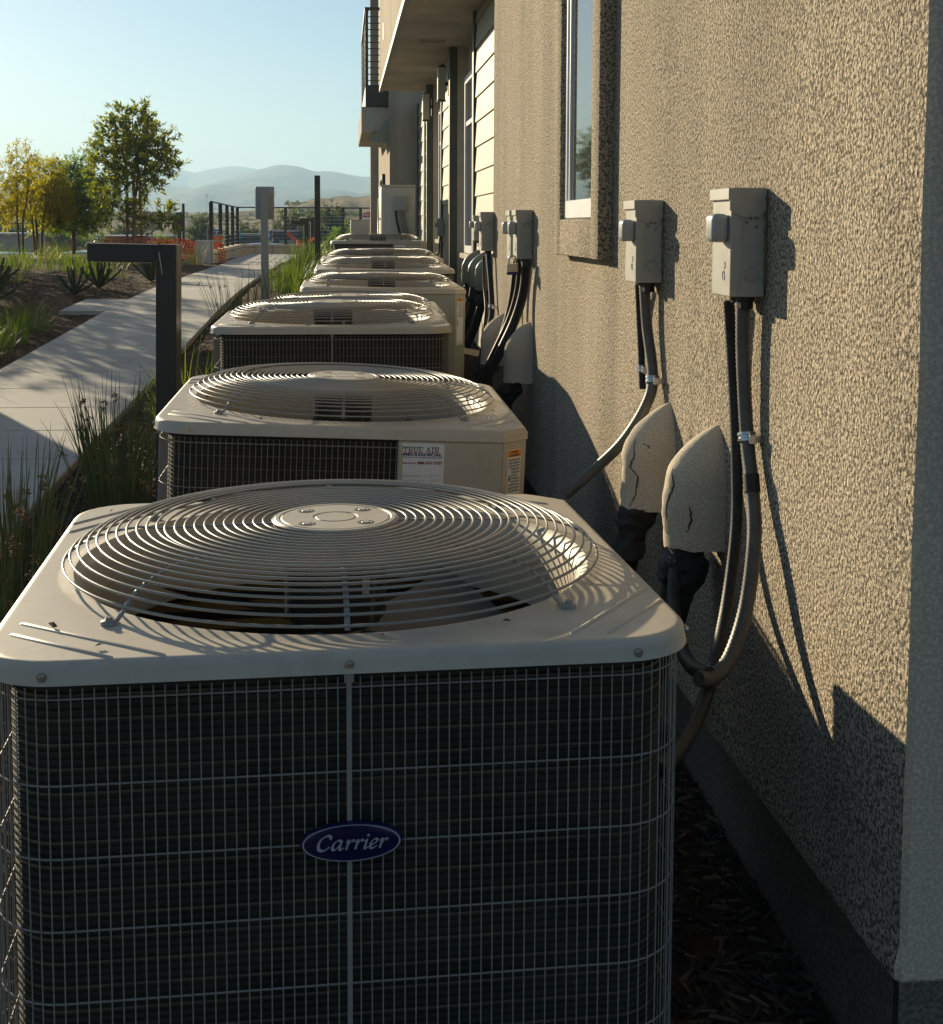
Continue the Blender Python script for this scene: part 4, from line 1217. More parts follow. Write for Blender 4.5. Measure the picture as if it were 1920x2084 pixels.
hose('flexible_conduit', 'ribbed grey conduit slanting from the second disconnect box to the stickered unit', dp((1263, 558, .73), (1268, 640, .735), (1279, 735, .74), (1268, 790, .725), (1225, 860, .68), (1170, 915, .62), (1105, 972, .54)), 0.0135, group=CG, mat='conduit_grey', clamps=(dX(1279, 745, .74).z,))
hose('flexible_conduit', 'thin straight black conduit beside the slanting one', dp((1251, 556, .73), (1255, 650, .745), (1259, 765, .746)), 0.009, group=CG, clamps=(dX(1257, 722, .745).z,))
for i, (du, lab) in enumerate(((0, 'front black hose of the thick bundle under the padlocked box'), (11, 'back black hose of the thick bundle under the padlocked box'))):
    hose('flexible_conduit', lab, dp((1032 - du, 514, .725), (1026 - du, 570, .725), (1010 - du, 625, .70), (980 - du, 690, .64), (948 - du, 755, .58)), 0.019 - 0.004 * i, group=CG, ribs=False)
hose('flexible_conduit', 'thin black hose left of the thick bundle, running up to the padlocked box', dp((1010, 512, .72), (1004, 570, .72), (996, 610, .71), (975, 680, .66)), 0.010, group=CG)
hose('flexible_conduit', 'black conduit dropping straight from the box at the stucco end', dp((957, 500, .73), (962, 560, .735), (963, 620, .73), (950, 670, .70), (938, 720, .66)), 0.014, group=CG, clamps=(dX(963, 600, .735).z,))
hose('flexible_conduit', 'thin grey-edged conduit beside the straight one at the stucco end', dp((948, 500, .72), (949, 560, .725), (952, 610, .72), (944, 670, .69)), 0.007, group=CG)
hose('flexible_conduit', 'black conduit below the box on the first siding bay', dp((932, 468, 1.06), (930, 500, 1.06), (926, 545, 1.03), (920, 590, 1.0)), 0.013, group=CG)
hose('flexible_conduit', 'black conduit below the box on the second siding bay', dp((863, 462, 1.07), (861, 490, 1.07), (856, 500, 1.05)), 0.013, group=CG)

def hood(label, u, v, wx=XW, depth=0.115, h=0.25, hw=0.062, mat='stucco_hood', cracks=(), seed=0):
    """plaster cover over the pipe hole: half-round sleeve that leans back to a point on the wall"""
    tip = dX(u, v, wx)
    root = thing('pipe_hood', label, 'pipe hood', (wx, tip.y, tip.z - h), group='plaster pipe hoods on the wall')
    mb = MB(); nt_, na = 22, 18
    def rad(t):
        if t < 0.48: return 1.0, 1.0
        q = (t - 0.48) / 0.52
        return max(0.0, 1 - q ** 2.0) ** 0.85, max(0.0, 1 - q ** 2.2) ** 0.8
    def surf(t, s, off=0.0):
        a, b = rad(t)
        ph = math.pi * s
        w = 1.0 + 0.05 * mnoise.noise((s * 3 + seed, t * 3.5, seed)) + 0.025 * mnoise.noise((s * 9 + seed, t * 11, seed))
        x = -(depth * a * w - off) * math.sin(ph) ** 0.8 + 0.004
        y = (hw * b * w - off) * -math.cos(ph)
        z = h * t + (0.010 * mnoise.noise((s * 9, seed, 1)) if t < 0.02 else 0)
        return Vector((x, y, z))
    for off in (0.0, 0.009):
        for i in range(nt_ + 1):
            for j in range(na + 1): mb.v.append(tuple(surf(i / nt_, j / na, off)))
    o = (nt_ + 1) * (na + 1)
    for i in range(nt_):
        for j in range(na):
            q = (i * (na + 1) + j, i * (na + 1) + j + 1, (i + 1) * (na + 1) + j + 1, (i + 1) * (na + 1) + j)
            mb.f.append(q[::-1]); mb.mi.append(0)
            if i < nt_ - 3: mb.f.append(tuple(o + k for k in q)); mb.mi.append(0)
    for j in range(na): mb.f.append((j, j + 1, o + j + 1, o + j)); mb.mi.append(0)
    sh = mb.build('shell', M_[mat], root, smooth=50)
    for cr in cracks:
        mb = MB(); pts = []
        r2 = random.Random(seed + len(cr))
        for a, b in zip(cr, cr[1:]):
            for k in range(5):
                t = k / 5; pts.append((a[0] + (b[0] - a[0]) * t + r2.uniform(-.008, .008), a[1] + (b[1] - a[1]) * t + r2.uniform(-.010, .010)))
        n = len(pts)
        for i, (s, t) in enumerate(pts):
            w = 0.0006 + 0.0018 * math.sin(math.pi * (i + 0.5) / n) * r2.uniform(0.5, 1.0)
            p = surf(t, s, -0.0008); q = surf(t, min(1, s + 0.01), -0.0008)
            d = (q - p).normalized() * w
            mb.v += [tuple(p - d), tuple(p + d)]
        for i in range(n - 1): mb.f.append((2 * i, 2 * i + 1, 2 * i + 3, 2 * i + 2)); mb.mi.append(0)
        mb.build('crack', M_['crack'], sh)
    return root, tip
def foam(label, tip, wx, h=0.25, depth=0.115, down=0.16, seed=1, lean=0.0):
    """crumpled black pipe insulation stuffed up the hood, pipes leaving below"""
    r2 = random.Random(seed)
    root = thing('pipe_insulation', label, 'insulation', (wx - 0.054, tip.y, tip.z - h - down), group='black insulation below the plaster hoods')
    mb = MB(); prof_ = []
    n = 28; rows = 26
    for i in range(rows):
        t = i / (rows - 1)
        rad = (0.036 if t < 0.25 else 0.046) - 0.008 * t + 0.008 * math.sin(t * 9 + seed) + (0.006 if 0.45 < t < 0.6 else 0)
        for j in range(n):
            a = 2 * math.pi * j / n
            k = rad * (1 + 0.28 * mnoise.noise((math.cos(a) * 2.6, math.sin(a) * 2.6, t * 7 + seed * 3)) + 0.10 * mnoise.noise((math.cos(a) * 7, math.sin(a) * 7, t * 15 + seed)))
            mb.v.append((math.cos(a) * k - lean * t * 0.08, math.sin(a) * k * 0.95, down + 0.05 - t * (0.05 + down * 0.72)))
    for i in range(rows - 1):
        for j in range(n):
            j2 = (j + 1) % n; mb.f.append((i * n + j, (i + 1) * n + j, (i + 1) * n + j2, i * n + j2)); mb.mi.append(0)
    mb.f.append(tuple(range((rows - 1) * n, rows * n))); mb.mi.append(0)
    mb.build('wrap', M_['foam'], root, smooth=60)
    for (dx_, dy_, rr) in ((-0.02, -0.012, 0.012), (0.012, 0.012, 0.018)):
        x0 = dx_ - lean * 0.06
        MB().tube(smooth_path([(x0, dy_, 0.06), (x0 - 0.015, dy_, 0.0), (x0 - 0.05, dy_ + 0.02, -0.12), (x0 - 0.11, dy_ + 0.05, -0.26)], 6), rr, 8).build('pipe', M_['foam'], root, smooth=60)
    return root
_, t1 = hood('cracked plaster pipe hood hugging the long conduit loop', 1408, 829, seed=3, cracks=([(0.40, 0.66), (0.34, 0.52), (0.40, 0.38), (0.46, 0.05)], [(0.20, 0.36), (0.19, 0.24), (0.22, 0.13)]))
_, t2 = hood('plaster pipe hood with a wide zigzag crack down its face', 1313, 786, seed=8, cracks=([(0.33, 0.66), (0.29, 0.52), (0.33, 0.40), (0.24, 0.33), (0.29, 0.12), (0.36, 0.02)], [(0.22, 0.64), (0.12, 0.58)]))
_, t3 = hood('smooth plaster pipe hood below the padlocked box', 1040, 628, seed=12)
_, t4 = hood('plaster pipe hood half hidden behind the thick hose bundle', 988, 612, seed=15, cracks=([(0.3, 0.2), (0.45, 0.05)],))
foam('black taped insulation under the hood by the long conduit loop', t1, XW, seed=2, lean=0.3)
foam('black insulation under the hood with the wide zigzag crack', t2, XW, seed=5, lean=0.6)
foam('black insulation under the smooth hood below the padlocked box', t3, XW, seed=9, lean=0.8)
foam('black insulation under the hood behind the hose bundle', t4, XW, seed=11, lean=0.8)
# stacked green elbows at the foot of the siding
for i, lab in enumerate(('outermost of three dark green curved pipe covers by the siding', 'middle of three dark green curved pipe covers by the siding', 'innermost of three dark green curved pipe covers by the siding')):
    root_, tp = hood(lab, 938 + i * 5, 488 + i * 1.5, wx=XS - 0.015, depth=0.14, h=0.27, hw=0.05, mat='green_steel', seed=20 + i)
    root_.location.y -= i * 0.35
    foam(('black hose bundle below the outermost green pipe cover', 'black hose bundle below the middle green pipe cover', 'black hose bundle below the innermost green pipe cover')[i], Vector((0, root_.location.y, root_.location.z + 0.27)), XS, 0.27, seed=30 + i, lean=0.8)
root_, tp = hood('tan plaster pipe hood low on the second siding bay', 862, 492, wx=XS - 0.015, depth=0.16, h=0.16, hw=0.05, seed=26)

# wall lamps
def wall_lamp(label, x, y, z0, z1):
    root = thing('wall_lamp', label, 'lamp', (XS - 0.02, y, z0), group='tall box wall lamps under the soffit')
    h = z1 - z0
    MB().box(-0.02, 0.0, -0.05, 0.05, 0.06, h - 0.06, bev=0.004).build('back_plate', M_['bronze'], root)
    MB().box(-0.05, -0.018, -0.015, 0.015, h * .45, h * .55).build('arm', M_['bronze'], root)
    b = MB().box(-0.125, -0.05, -0.055, 0.055, 0.012, h - 0.012, bev=0.004).build('shade', M_['lamp_diff'], root)
    MB().box(-0.13, -0.044, -0.06, 0.06, 0.0, 0.012).build('cap', M_['bronze'], b); MB().box(-0.13, -0.044, -0.06, 0.06, h - 0.012, h).build('cap', M_['bronze'], b)
a = onX(902, 135, XS - 0.09); b = onX(902, 206, XS - 0.09)
wall_lamp('tall box wall lamp on the nearer siding bay', 0, a.y, b.z, a.z)
a = onX(870, 189, XS - 0.09); b = onX(870, 246, XS - 0.09)
wall_lamp('tall box wall lamp on the farther siding bay', 0, a.y, b.z, a.z)

# ---- mini split outdoor units
def mini_split(label, x, y, z0, w, d, h, cable=True):
    """slim outdoor unit seen from its connection side; fan side faces away from the wall"""
    root = thing('outdoor_unit', label, 'air conditioner', (x, y, z0), group='slim ivory outdoor units by the far wing')
    MB().box(0, d, 0, w, 0.05, h, bev=0.014, seg=3).build('casing', M_['split_white'], root, smooth=40)
    MB().box(-0.006, d + 0.006, -0.006, w + 0.006, h - 0.002, h + 0.022, bev=0.006).build('lid', M_['split_white'], root)
    for yy in (w * 0.2, w * 0.8): MB().box(0.02, d - 0.02, yy - 0.04, yy + 0.04, -0.12, 0.055).build('foot', M_['split_white'], root)
    n = 2 if h > 1 else 1
    for i in range(n):
        zc = h * (0.28 + 0.46 * i) if n == 2 else h * 0.5
        mb = MB()
        for r_ in (0.06, 0.10, 0.14, 0.18, 0.215): mb.add(*(lambda t: (t.v, t.f))(torus(r_, 0, 0.004, 28, 5)), 0, Matrix.Translation((-0.022, w * 0.42, zc)) @ Matrix.Rotation(R(90), 4, 'Y'))
        mb.box(-0.024, -0.002, w * 0.42 - 0.22, w * 0.42 + 0.22, zc - 0.006, zc + 0.006)
        mb.build('fan_grille', M_['split_white'], root, smooth=60)
    # pressed panels on the side towards the viewer
    MB().box(0.035, 0.045, -0.004, 0.002, 0.09, h - 0.05, bev=0.0015).build('panel_rib', M_['split_white'], root)
    MB().box(0.10, d - 0.045, -0.005, 0.002, h * 0.78 - 0.18, h * 0.96, bev=0.003).build('side_panel', M_['split_white'], root)
    if cable:
        MB().box(0.13, d - 0.08, -0.045, -0.002, h * 0.80, h * 0.92, bev=0.014, seg=3).build('cable_cover', M_['handle_grey'], root, smooth=40)
        for (xx, m_) in ((0.155, 'conduit'), (0.205, 'rivet'), (0.24, 'rivet')):
            P = [(xx, -0.03, h * 0.81), (xx + 0.01, -0.05, h * 0.72), (xx + 0.05, -0.05, h * 0.6), (xx + 0.09, -0.04, h * 0.5), (xx + 0.16, -0.03, h * 0.42)]
            MB().tube(smooth_path(P, 8), 0.0125, 8).build('cable', M_[m_], root, smooth=60)
    return root
a = onY(776, 376, 14.2)
mini_split('tall ivory outdoor unit with three cables curving out of its side', a.x, 14.2, 0.43, 0.94, 0.365, a.z - 0.43 - 0.02)
a = onY(714, 449, 24.0)
mini_split('low ivory outdoor unit beyond the tall one with the cables', a.x, 24.0, 0.52, 0.85, 0.34, a.z - 0.52, False)
# ================================================================== posts, railing, signs
def bollard(label, x, y, ztop, arm, rz=0.0, w=0.105, lean=0.0):
    zg = HG(x, y) - 0.05
    root = thing('bollard_light', label, 'bollard', (x, y, zg), (R(0), R(lean), R(rz)), group='bent dark bollard lights along the path')
    h = ztop - zg
    MB().box(-w / 2, w / 2, -w / 2, w / 2, 0, h, bev=0.004, seg=2).build('post', M_['bronze'], root)
    hd = MB().box(-w / 2 - arm, -w / 2 - 0.0005, -w / 2 + 0.001, w / 2 - 0.001, h - w * 0.86, h - 0.001, bev=0.004, seg=2).build('arm', M_['bronze'], root)
    MB().box(-w / 2 - arm + 0.03, -w / 2 - 0.03, -w * .3, w * .3, h - w * 0.86 - 0.004, h - w * 0.86 + 0.002).build('lens', M_['lamp_diff'], hd)
    return root
p = onY(334, 497, 5.15)
bl = bollard('bent black bollard light standing beside the stickered unit', p.x, 5.15, p.z, 0.265, rz=-8.0, lean=0.9, w=0.080)
mb = MB()
r2 = random.Random(4)
pp = [(1248, 1292), (1253, 1320), (1258, 1352), (1262, 1385), (1268, 1425), (1272, 1460)]
for i in range(9):
    t = i / 9; u = (1248 + 24 * t) / 3.85; v = (1292 + 172 * t) / 3.85 + 180
    q = onY(u, v, 5.15 - 0.0445)
    mb.add([(q.x - .0012, q.y, q.z - .006), (q.x + .0012, q.y, q.z - .006), (q.x + .0004, q.y, q.z + .006), (q.x - .0008, q.y, q.z + .006)], [(0, 1, 2, 3)])
sc = mb.build('scratch', M_['white_print'], bl); sc.matrix_parent_inverse = bl.matrix_basis.inverted()
p = onY(623, 449, 27.5); bollard('bent dark bollard light nearer the far block wall, left of a pair', p.x, 27.5, p.z, 0.27, rz=4, w=0.09)
p = onY(636, 444, 32.5); bollard('bent dark bollard light right of a pair at the end of the path', p.x, 32.5, p.z, 0.27, rz=4, w=0.09)
p = onY(646, 353, 21.0)
MB().box(-0.044, 0.044, -0.044, 0.044, 0, p.z - HG(p.x, 21), bev=0.004).build('x', M_['bronze'])
o = bpy.data.objects['x']; o.name = 'tall_post'; o.location = (p.x, 21.0, HG(p.x, 21.0) - 0.03); tag(o, 'tall square dark steel post rising above the far units', 'post')
# grey pedestal with a flat box head, seen from behind
p = onY(538, 380, 15.2); zg = HG(p.x, 15.2) - 0.03
root = thing('pedestal', 'grey metal pedestal carrying a flat rectangular box beside the path', 'pedestal', (p.x, 15.2, zg))
h = p.z - zg
MB().box(-0.042, 0.042, -0.042, 0.042, 0.0, h - 0.06, bev=0.005, seg=2).build('post', M_['galv'], root)
MB().box(-0.075, 0.075, -0.075, 0.075, 0.0, 0.045, bev=0.004).build('base_plate', M_['galv'], root)
hd = MB().box(-0.104, 0.104, 0.043, 0.095, h - 0.36, h, bev=0.012, seg=3).build('box', M_['galv'], root, smooth=40)
MB().box(-0.108, 0.108, 0.06, 0.085, h - 0.364, h + 0.004, bev=0.01, seg=2).build('rim', M_['bronze'], hd)
MB().lathe([(0, 0.004), (0.006, 0.003), (0.007, 0)], 10, Matrix.Translation((-0.055, 0.043, h - 0.13)) @ Matrix.Rotation(R(90), 4, 'X')).build('bolt', M_['white_print'], hd)

# block wall with cable railing
wl = thing('block_wall', 'low tan block wall bordering the end of the path', 'wall', (-2.5, 28, 0.5)); wl.location = (0, 0, 0)
A, B, C = Vector((-2.72, 27.9, 0)), Vector((-2.86, 36.9, 0)), Vector((3.2, 37.2, 0))
zb = 0.42; hb = 0.30
for (P, Q) in ((A, B), (B, C)):
    L = (Q - P).length; n = round(L / 0.45); d = (Q - P) / n; ang = math.atan2(d.y, d.x)
    nn = Vector((-d.y, d.x, 0)).normalized()
    me = MB().box(0, d.length - 0.008, -0.11, 0.11, 0, hb, bev=0.008).mesh('block', M_['block'])
    me2 = MB().box(0, d.length - 0.006, -0.135, 0.135, 0, 0.075, bev=0.008).mesh('cap_block', M_['block'])
    for i in range(n):
        o = link('block', me, wl); o.location = P + d * i + Vector((0, 0, zb + 0.02 * math.sin(i))) - Vector((0, 0, 0.02)); o.rotation_euler = (0, 0, ang)
        o = link('cap_block', me2, wl); o.location = P + d * i + Vector((0, 0, zb + hb + 0.001)); o.rotation_euler = (0, 0, ang)
rl = thing('railing', 'dark cable railing standing on the tan block wall', 'railing', (0, 0, 0))
zt = 1.79; z0 = zb + hb + 0.06
posts = [A + (B - A) * t for t in (0.02, 0.30, 0.54, 0.76, 0.985)] + [B + (C - B) * t for t in (0.215, 0.475, 0.555, 0.8)]
me = MB().box(-0.04, 0.04, -0.04, 0.04, 0, zt - z0, bev=0.003).mesh('post', M_['bronze'])
for p in posts: o = link('post', me, rl); o.location = (p.x, p.y, z0)
for (P, Q) in ((posts[0], posts[4]), (posts[4], C)):
    t = (Q - P).normalized()
    MB().tube([P - t * 0.03 + Vector((0, 0, zt + 0.012)), Q + t * 0.03 + Vector((0, 0, zt + 0.012))], 0.03, 4, squash=0.6).build('top_rail', M_['bronze'], rl)
    for i in range(9): MB().tube([P + Vector((0, 0, z0 + 0.10 + i * 0.098)), Q + Vector((0, 0, z0 + 0.10 + i * 0.098))], 0.006, 5).build('cable', M_['screw'], rl)
# red sign on the railing
p = onY(745, 441, 36.95)
root = thing('fire_sign', 'red and white notice fixed to the cable railing', 'sign', (p.x, 36.95, p.z))
MB().box(-0.09, 0.14, -0.012, 0.0, -0.17, 0.11).build('plate', M_['white_print'], root)
MB().box(-0.09, 0.14, -0.016, -0.0125, -0.01, 0.11).build('heading', M_['red_sign'], root)
mb = MB(); text_into(mb, 'FIRE', 0.085, Matrix.Translation((-0.08, -0.0185, 0.025)) @ Matrix.Rotation(R(90), 4, 'X'), 0.17, 0.002); mb.build('lettering', M_['white_print'], root)

# orange safety net, white cabinet, striped board
def net(name, label, pts, h, sag, seed):
    r2 = random.Random(seed); mb = MB()
    P = resample([Vector(p) for p in pts], 0.075)
    rows = max(5, int(h / 0.06))
    def pt(i, j):
        p = P[i]; t = j / rows
        return (p.x + 0.06 * mnoise.noise((i * 0.23, t * 3, seed)), p.y + 0.10 * mnoise.noise((i * 0.19, t * 2, seed + 3)), p.z + (h - sag * (0.5 + 0.5 * mnoise.noise((i * 0.11, seed, 0)))) * t)
    for j in range(rows + 1): mb.tube([pt(i, j) for i in range(len(P))], 0.011, 4)
    for i in range(len(P)): mb.tube([pt(i, j) for j in range(rows + 1)], 0.010, 4)
    o = mb.build(name, M_['orange_net']); tag(o, label, 'safety net'); return o
def gpt(u, v, Y, dz=0.0): q = onY(u, v, Y); return (q.x, Y, HG(q.x, Y) + dz)
net('safety_net', 'orange plastic safety net stretched beside the white cabinet', [gpt(215, 540, 29.5), gpt(300, 540, 29.2), gpt(370, 540, 28.9), gpt(425, 540, 28.6), gpt(462, 540, 28.3)], 0.46, 0.08, 2)
net('safety_net', 'rumpled orange net running behind the block wall and railing', [(-3.15, 28.6, 0.55), (-3.2, 31, 0.5), (-3.3, 34, 0.45), (-3.3, 36.5, 0.45)], 0.5, 0.2, 5)
# orange strands tied across the bollards
mb = MB()
for k in range(3):
    mb.tube(smooth_path([onY(584, 468 + k * 3, 30), onY(600, 484 + k * 4, 30), onY(610, 492 + k * 3, 29.8), onY(625, 491 + k * 3, 29.8), onY(640, 482 + k * 2, 30)], 5), 0.008, 5)
for k in range(4): mb.tube([onY(607 + k * 1.5, 488, 29.8), onY(606 + k * 1.6, 500 + k * 3, 29.8)], 0.006, 5)
o = mb.build('warning_tape', M_['orange_net']); tag(o, 'tangled orange warning tape strung between posts near the pair of bollards', 'tape')
q = onY(416, 546, 27.6); zg = HG(q.x, 27.6)
root = thing('utility_cabinet', 'plain white utility cabinet standing in front of the orange net', 'cabinet', (q.x, 27.6, zg - 0.04))
a = onY(416, 489, 27.6).z - zg + 0.04
MB().box(-0.175, 0.175, 0, 0.16, 0, a, bev=0.008).build('casing', M_['white_panel'], root)
MB().box(-0.16, 0.135, -0.006, 0.002, 0.03, a - 0.02, bev=0.002).build('door', M_['white_panel'], root)
MB().box(0.15, 0.17, -0.005, 0.001, 0.02, a - 0.01).build('edge_strip', M_['galv'], root)
q = onY(441, 500, 29.6)
root = thing('barrier_board', 'small red and white barrier board behind the white cabinet', 'barrier', (q.x, 29.6, HG(q.x, 29.6)))
MB().box(-0.02, 0.02, 0, 0.03, 0, 0.5).build('leg', M_['galv'], root)
for i in range(4): MB().box(-0.13, 0.13, -0.02, -0.002, 0.36 + i * 0.06, 0.41 + i * 0.06).build('board', M_['orange_net'] if i % 2 == 0 else M_['sign_beige'], root)

# sign boxes, poles and billboard frame in the middle distance
q = onY(365, 435, 38); zg = HG(q.x, 38)
root = thing('sign_box', 'dark brown two-panel sign box on a post beyond the tall staked tree', 'sign', (q.x, 38, zg))
MB().box(-0.05, 0.05, -0.05, 0.05, 0, onY(365, 437, 38).z - zg).build('post', M_['bronze'], root)
for s in (-1, 1): MB().box(s * 0.075 - 0.068 - 0.002, s * 0.075 + 0.068, -0.09, -0.052, onY(365, 470, 38).z - zg, onY(365, 437, 38).z - zg, bev=0.005).build('panel', M_['bronze'], root)
MB().box(-0.09, 0.09, -0.08, 0.0, onY(365, 437, 38).z - zg + 0.001, onY(365, 434, 38).z - zg + 0.03).build('cap', M_['bronze'], root)
q = onY(373, 414, 42); zg = HG(q.x, 42)
o = MB().tube([(q.x, 42, zg), (q.x, 42, q.z)], 0.045, 8).build('light_pole', M_['bronze'], smooth=60); tag(o, 'slim dark pole just right of the brown sign box', 'pole')
q = onY(309, 455, 40); zg = HG(q.x, 40)
root = thing('beige_sign', 'beige two-panel sign back half hidden behind the staked tree', 'sign', (q.x, 40, zg))
MB().tube([(0, 0, 0), (0, 0, q.z - zg + 0.3)], 0.03, 8).build('post', M_['galv'], root, smooth=60)
for s in (-1, 1): MB().box(s * 0.17 - 0.15, s * 0.17 + 0.15, -0.05, -0.031, q.z - zg - 0.20, q.z - zg + 0.36, bev=0.004).build('panel', M_['sign_beige'], root)
q = onY(349, 434, 160); zg = q.z - 3.0
root = thing('lattice_frame', 'open steel lattice frame standing on the low ridge', 'frame', (q.x, 160, q.z - 0.4))
hh = onY(349, 416, 160).z - q.z + 0.4; ww = 0.42
for s in (-1, 1): MB().box(s * ww - 0.03, s * ww + 0.03, -0.03, 0.03, -2.0, hh).build('upright', M_['bronze'], root)
for i in range(4): MB().box(-ww + .03, ww - .03, -0.025, 0.025, hh * (0.25 + 0.25 * i) - 0.03, hh * (0.25 + 0.25 * i) + 0.02).build('crossbar', M_['bronze'], root)
for k, (u, v) in enumerate(((421, 405), (428, 424), (451, 426))):
    q = onY(u, v, 760); root_ = MB(); hh = onY(u, v - 9, 760).z - q.z
    for s in (-1, 1): root_.tube([(s * 0.7, 0, -12), (s * 0.25, 0, hh * .8), (s * 0.2, 0, hh)], 0.11, 4)
    for zz in (0.7, 0.85): root_.tube([(-1.2, 0, hh * zz), (1.2, 0, hh * zz)], 0.09, 4)
    o = root_.build('power_pylon', M_['galv']); o.location = (q.x, 760, q.z); tag(o, ('slim power pylon highest against the hazy mountain', 'squat power pylon on the valley floor left of a wider one', 'twin-legged power pylon on the valley floor nearest the railing')[k], 'pylon', 'power pylons in the valley')
def banner(u, v, ch, m, label, w=0.30):
    Y = 62; q = onY(u, v, Y); zg = HG(q.x, Y)
    root = thing('banner', label, 'banner', (q.x, Y, zg), group='lettered banners along the car park')
    MB().tube([(-0.2, 0.02, 0), (-0.2, 0.02, q.z - zg + 0.25)], 0.03, 6).build('pole', M_['galv'], root)
    MB().box(-w / 2 - 0.02, w / 2 + 0.02, -0.02, 0, q.z - zg - 0.24, q.z - zg + 0.16).build('cloth', m, root)
    if ch:
        mb = MB(); text_into(mb, ch, 0.3, Matrix.Translation((0, -0.024, q.z - zg - 0.13)) @ Matrix.Rotation(R(90), 4, 'X'), None, 0.012, align='CENTER'); mb.build('letter', M_['white_print'], root)
banner(431, 475, 'T', M_['ban_red'], 'maroon banner lettered T by the car park')
banner(444, 474, 'O', M_['ban_blue'], 'blue banner lettered O by the car park')
banner(458, 475, 'G', M_['ban_gold'], 'gold banner lettered G by the car park')
banner(485, 475, '', M_['ban_cyan'], 'plain cyan banner behind the railing posts', 0.2)
banner(547, 477, '3', M_['ban_blue'], 'blue banner with a white mark behind the grey pedestal', 0.26)
# low dark maintenance buildings beyond the car park
for k, (u0, u1, v0, lab) in enumerate(((466, 530, 480, 'low dark shed beyond the railing, behind the banners'), (556, 600, 472, 'low dark shed beyond the grey pedestal'), (200, 330, 483, 'long low grey building behind the staked tree'), (-60, 40, 478, 'pale low building behind the yellow-green trees'))):
    Y = 70; a, b = onY(u0, v0, Y), onY(u1, v0, Y); zg = HG(a.x, Y)
    root = thing('shed', lab, 'building', (a.x, Y, zg - 0.1))
    w = b.x - a.x; hh = a.z - zg + 0.1
    MB().box(0, w, 0, 6, 0, hh).build('wall', M_['sign_beige' if k == 3 else 'cavity'], root)
    MB().box(-0.15, w + 0.15, -0.15, 6.15, hh, hh + 0.1).build('roof', M_['galv'], root)
    MB().box(w * .3, w * .3 + 0.7, -0.02, 0.01, 0, hh * .8).build('door', M_['galv'], root)

# ================================================================== parked cars (roofs seen over the bank)
def car(label, u, v, Y, paint, rz, L=4.5):
    q = onY(u, v, Y); zg = HG(q.x, Y); h = min(1.62, max(1.38, q.z - zg))
    root = thing('parked_car', label, 'car', (q.x, Y, q.z - h), (0, 0, R(rz)), group='cars parked beyond the planted bank')
    sec = [(-L / 2, .42, .62, .74), (-L / 2 + .12, .30, .80, .82), (-1.25, .22, .92, .88), (-.75, .20, .95, .90), (.9, .20, .96, .90), (1.75, .24, .93, .88), (L / 2 - .1, .32, .80, .82), (L / 2, .45, .66, .74)]
    mb = MB(); n = 10
    for (x, zl, zh, hw) in sec:
        for (yy, zz) in ((-hw * .85, zl), (-hw, zl + .15), (-hw, (zl + zh) / 2), (-hw * .97, zh - .06), (-hw * .86, zh), (hw * .86, zh), (hw * .97, zh - .06), (hw, (zl + zh) / 2), (hw, zl + .15), (hw * .85, zl)): mb.v.append((x, yy, zz))
    for i in range(len(sec) - 1):
        for j in range(n): j2 = (j + 1) % n; mb.f.append((i * n + j, i * n + j2, (i + 1) * n + j2, (i + 1) * n + j)); mb.mi.append(0)
    mb.f += [tuple(range(n - 1, -1, -1)), tuple(range((len(sec) - 1) * n, len(sec) * n))]; mb.mi += [0, 0]
    mb.build('body', paint, root, smooth=35)
    cab = [(-1.35, .93, .80, .93), (-.55, .95, .70, h - .06), (0.1, .95, .68, h), (1.0, .95, .68, h - .04), (1.9, .93, .78, .95)]
    mb = MB(); roof = MB()
    for (x, zl, hw, zh) in cab:
        for (yy, zz) in ((-.80, zl - .02), (-hw, zh - .05), (-hw * .8, zh), (hw * .8, zh), (hw, zh - .05), (.80, zl - .02)): mb.v.append((x, yy, zz))
    for i in range(4):
        for j in range(5): mb.f.append((i * 6 + j, i * 6 + j + 1, (i + 1) * 6 + j + 1, (i + 1) * 6 + j)); mb.mi.append(1 if j in (1, 2, 3) and i in (1, 2) else 0)
    mb.build('cabin', [M_['car_glass'], paint], root, smooth=35)
    for (x, s) in ((-1.35, -1), (-1.35, 1), (1.4, -1), (1.4, 1)):
        w = MB().lathe([(0.2, -.1), (0.31, -.1), (0.33, -.07), (0.33, .07), (0.31, .1), (0.2, .1)], 20, Matrix.Translation((x, s * .78, .33)) @ Matrix.Rotation(R(90), 4, 'X')).build('wheel', M_['tyre'], root, smooth=40)
        MB().lathe([(0, -.09), (0.2, -.09), (0.2, .09), (0, .09)], 14, Matrix.Translation((x, s * .78, .33)) @ Matrix.Rotation(R(90), 4, 'X')).build('rim', M_['zinc'], w, smooth=40)
    for s in (-1, 1): MB().box(-L / 2 - .01, -L / 2 + .12, s * .55 - .14, s * .55 + .14, .58, .70, bev=0.02).build('headlight', M_['white_print'], root); MB().box(L / 2 - .1, L / 2 + .01, s * .6 - .12, s * .6 + .12, .62, .76, bev=0.02).build('tail_light', M_['red_sign'], root)
car('pale blue car whose roof shows at the foot of the slender yellow tree', 8, 513, 46, M_['car_white'], 20)
car('white car whose curved roof shows behind the bushy green tree', 160, 510, 43, M_['car_white'], 4)
car('blue car whose windscreen shows below the bent black bollard arm', 245, 527, 40, M_['car_blue'], 6)
car('light blue car parked beyond the cable railing', 525, 494, 58, M_['car_blue'], 3)

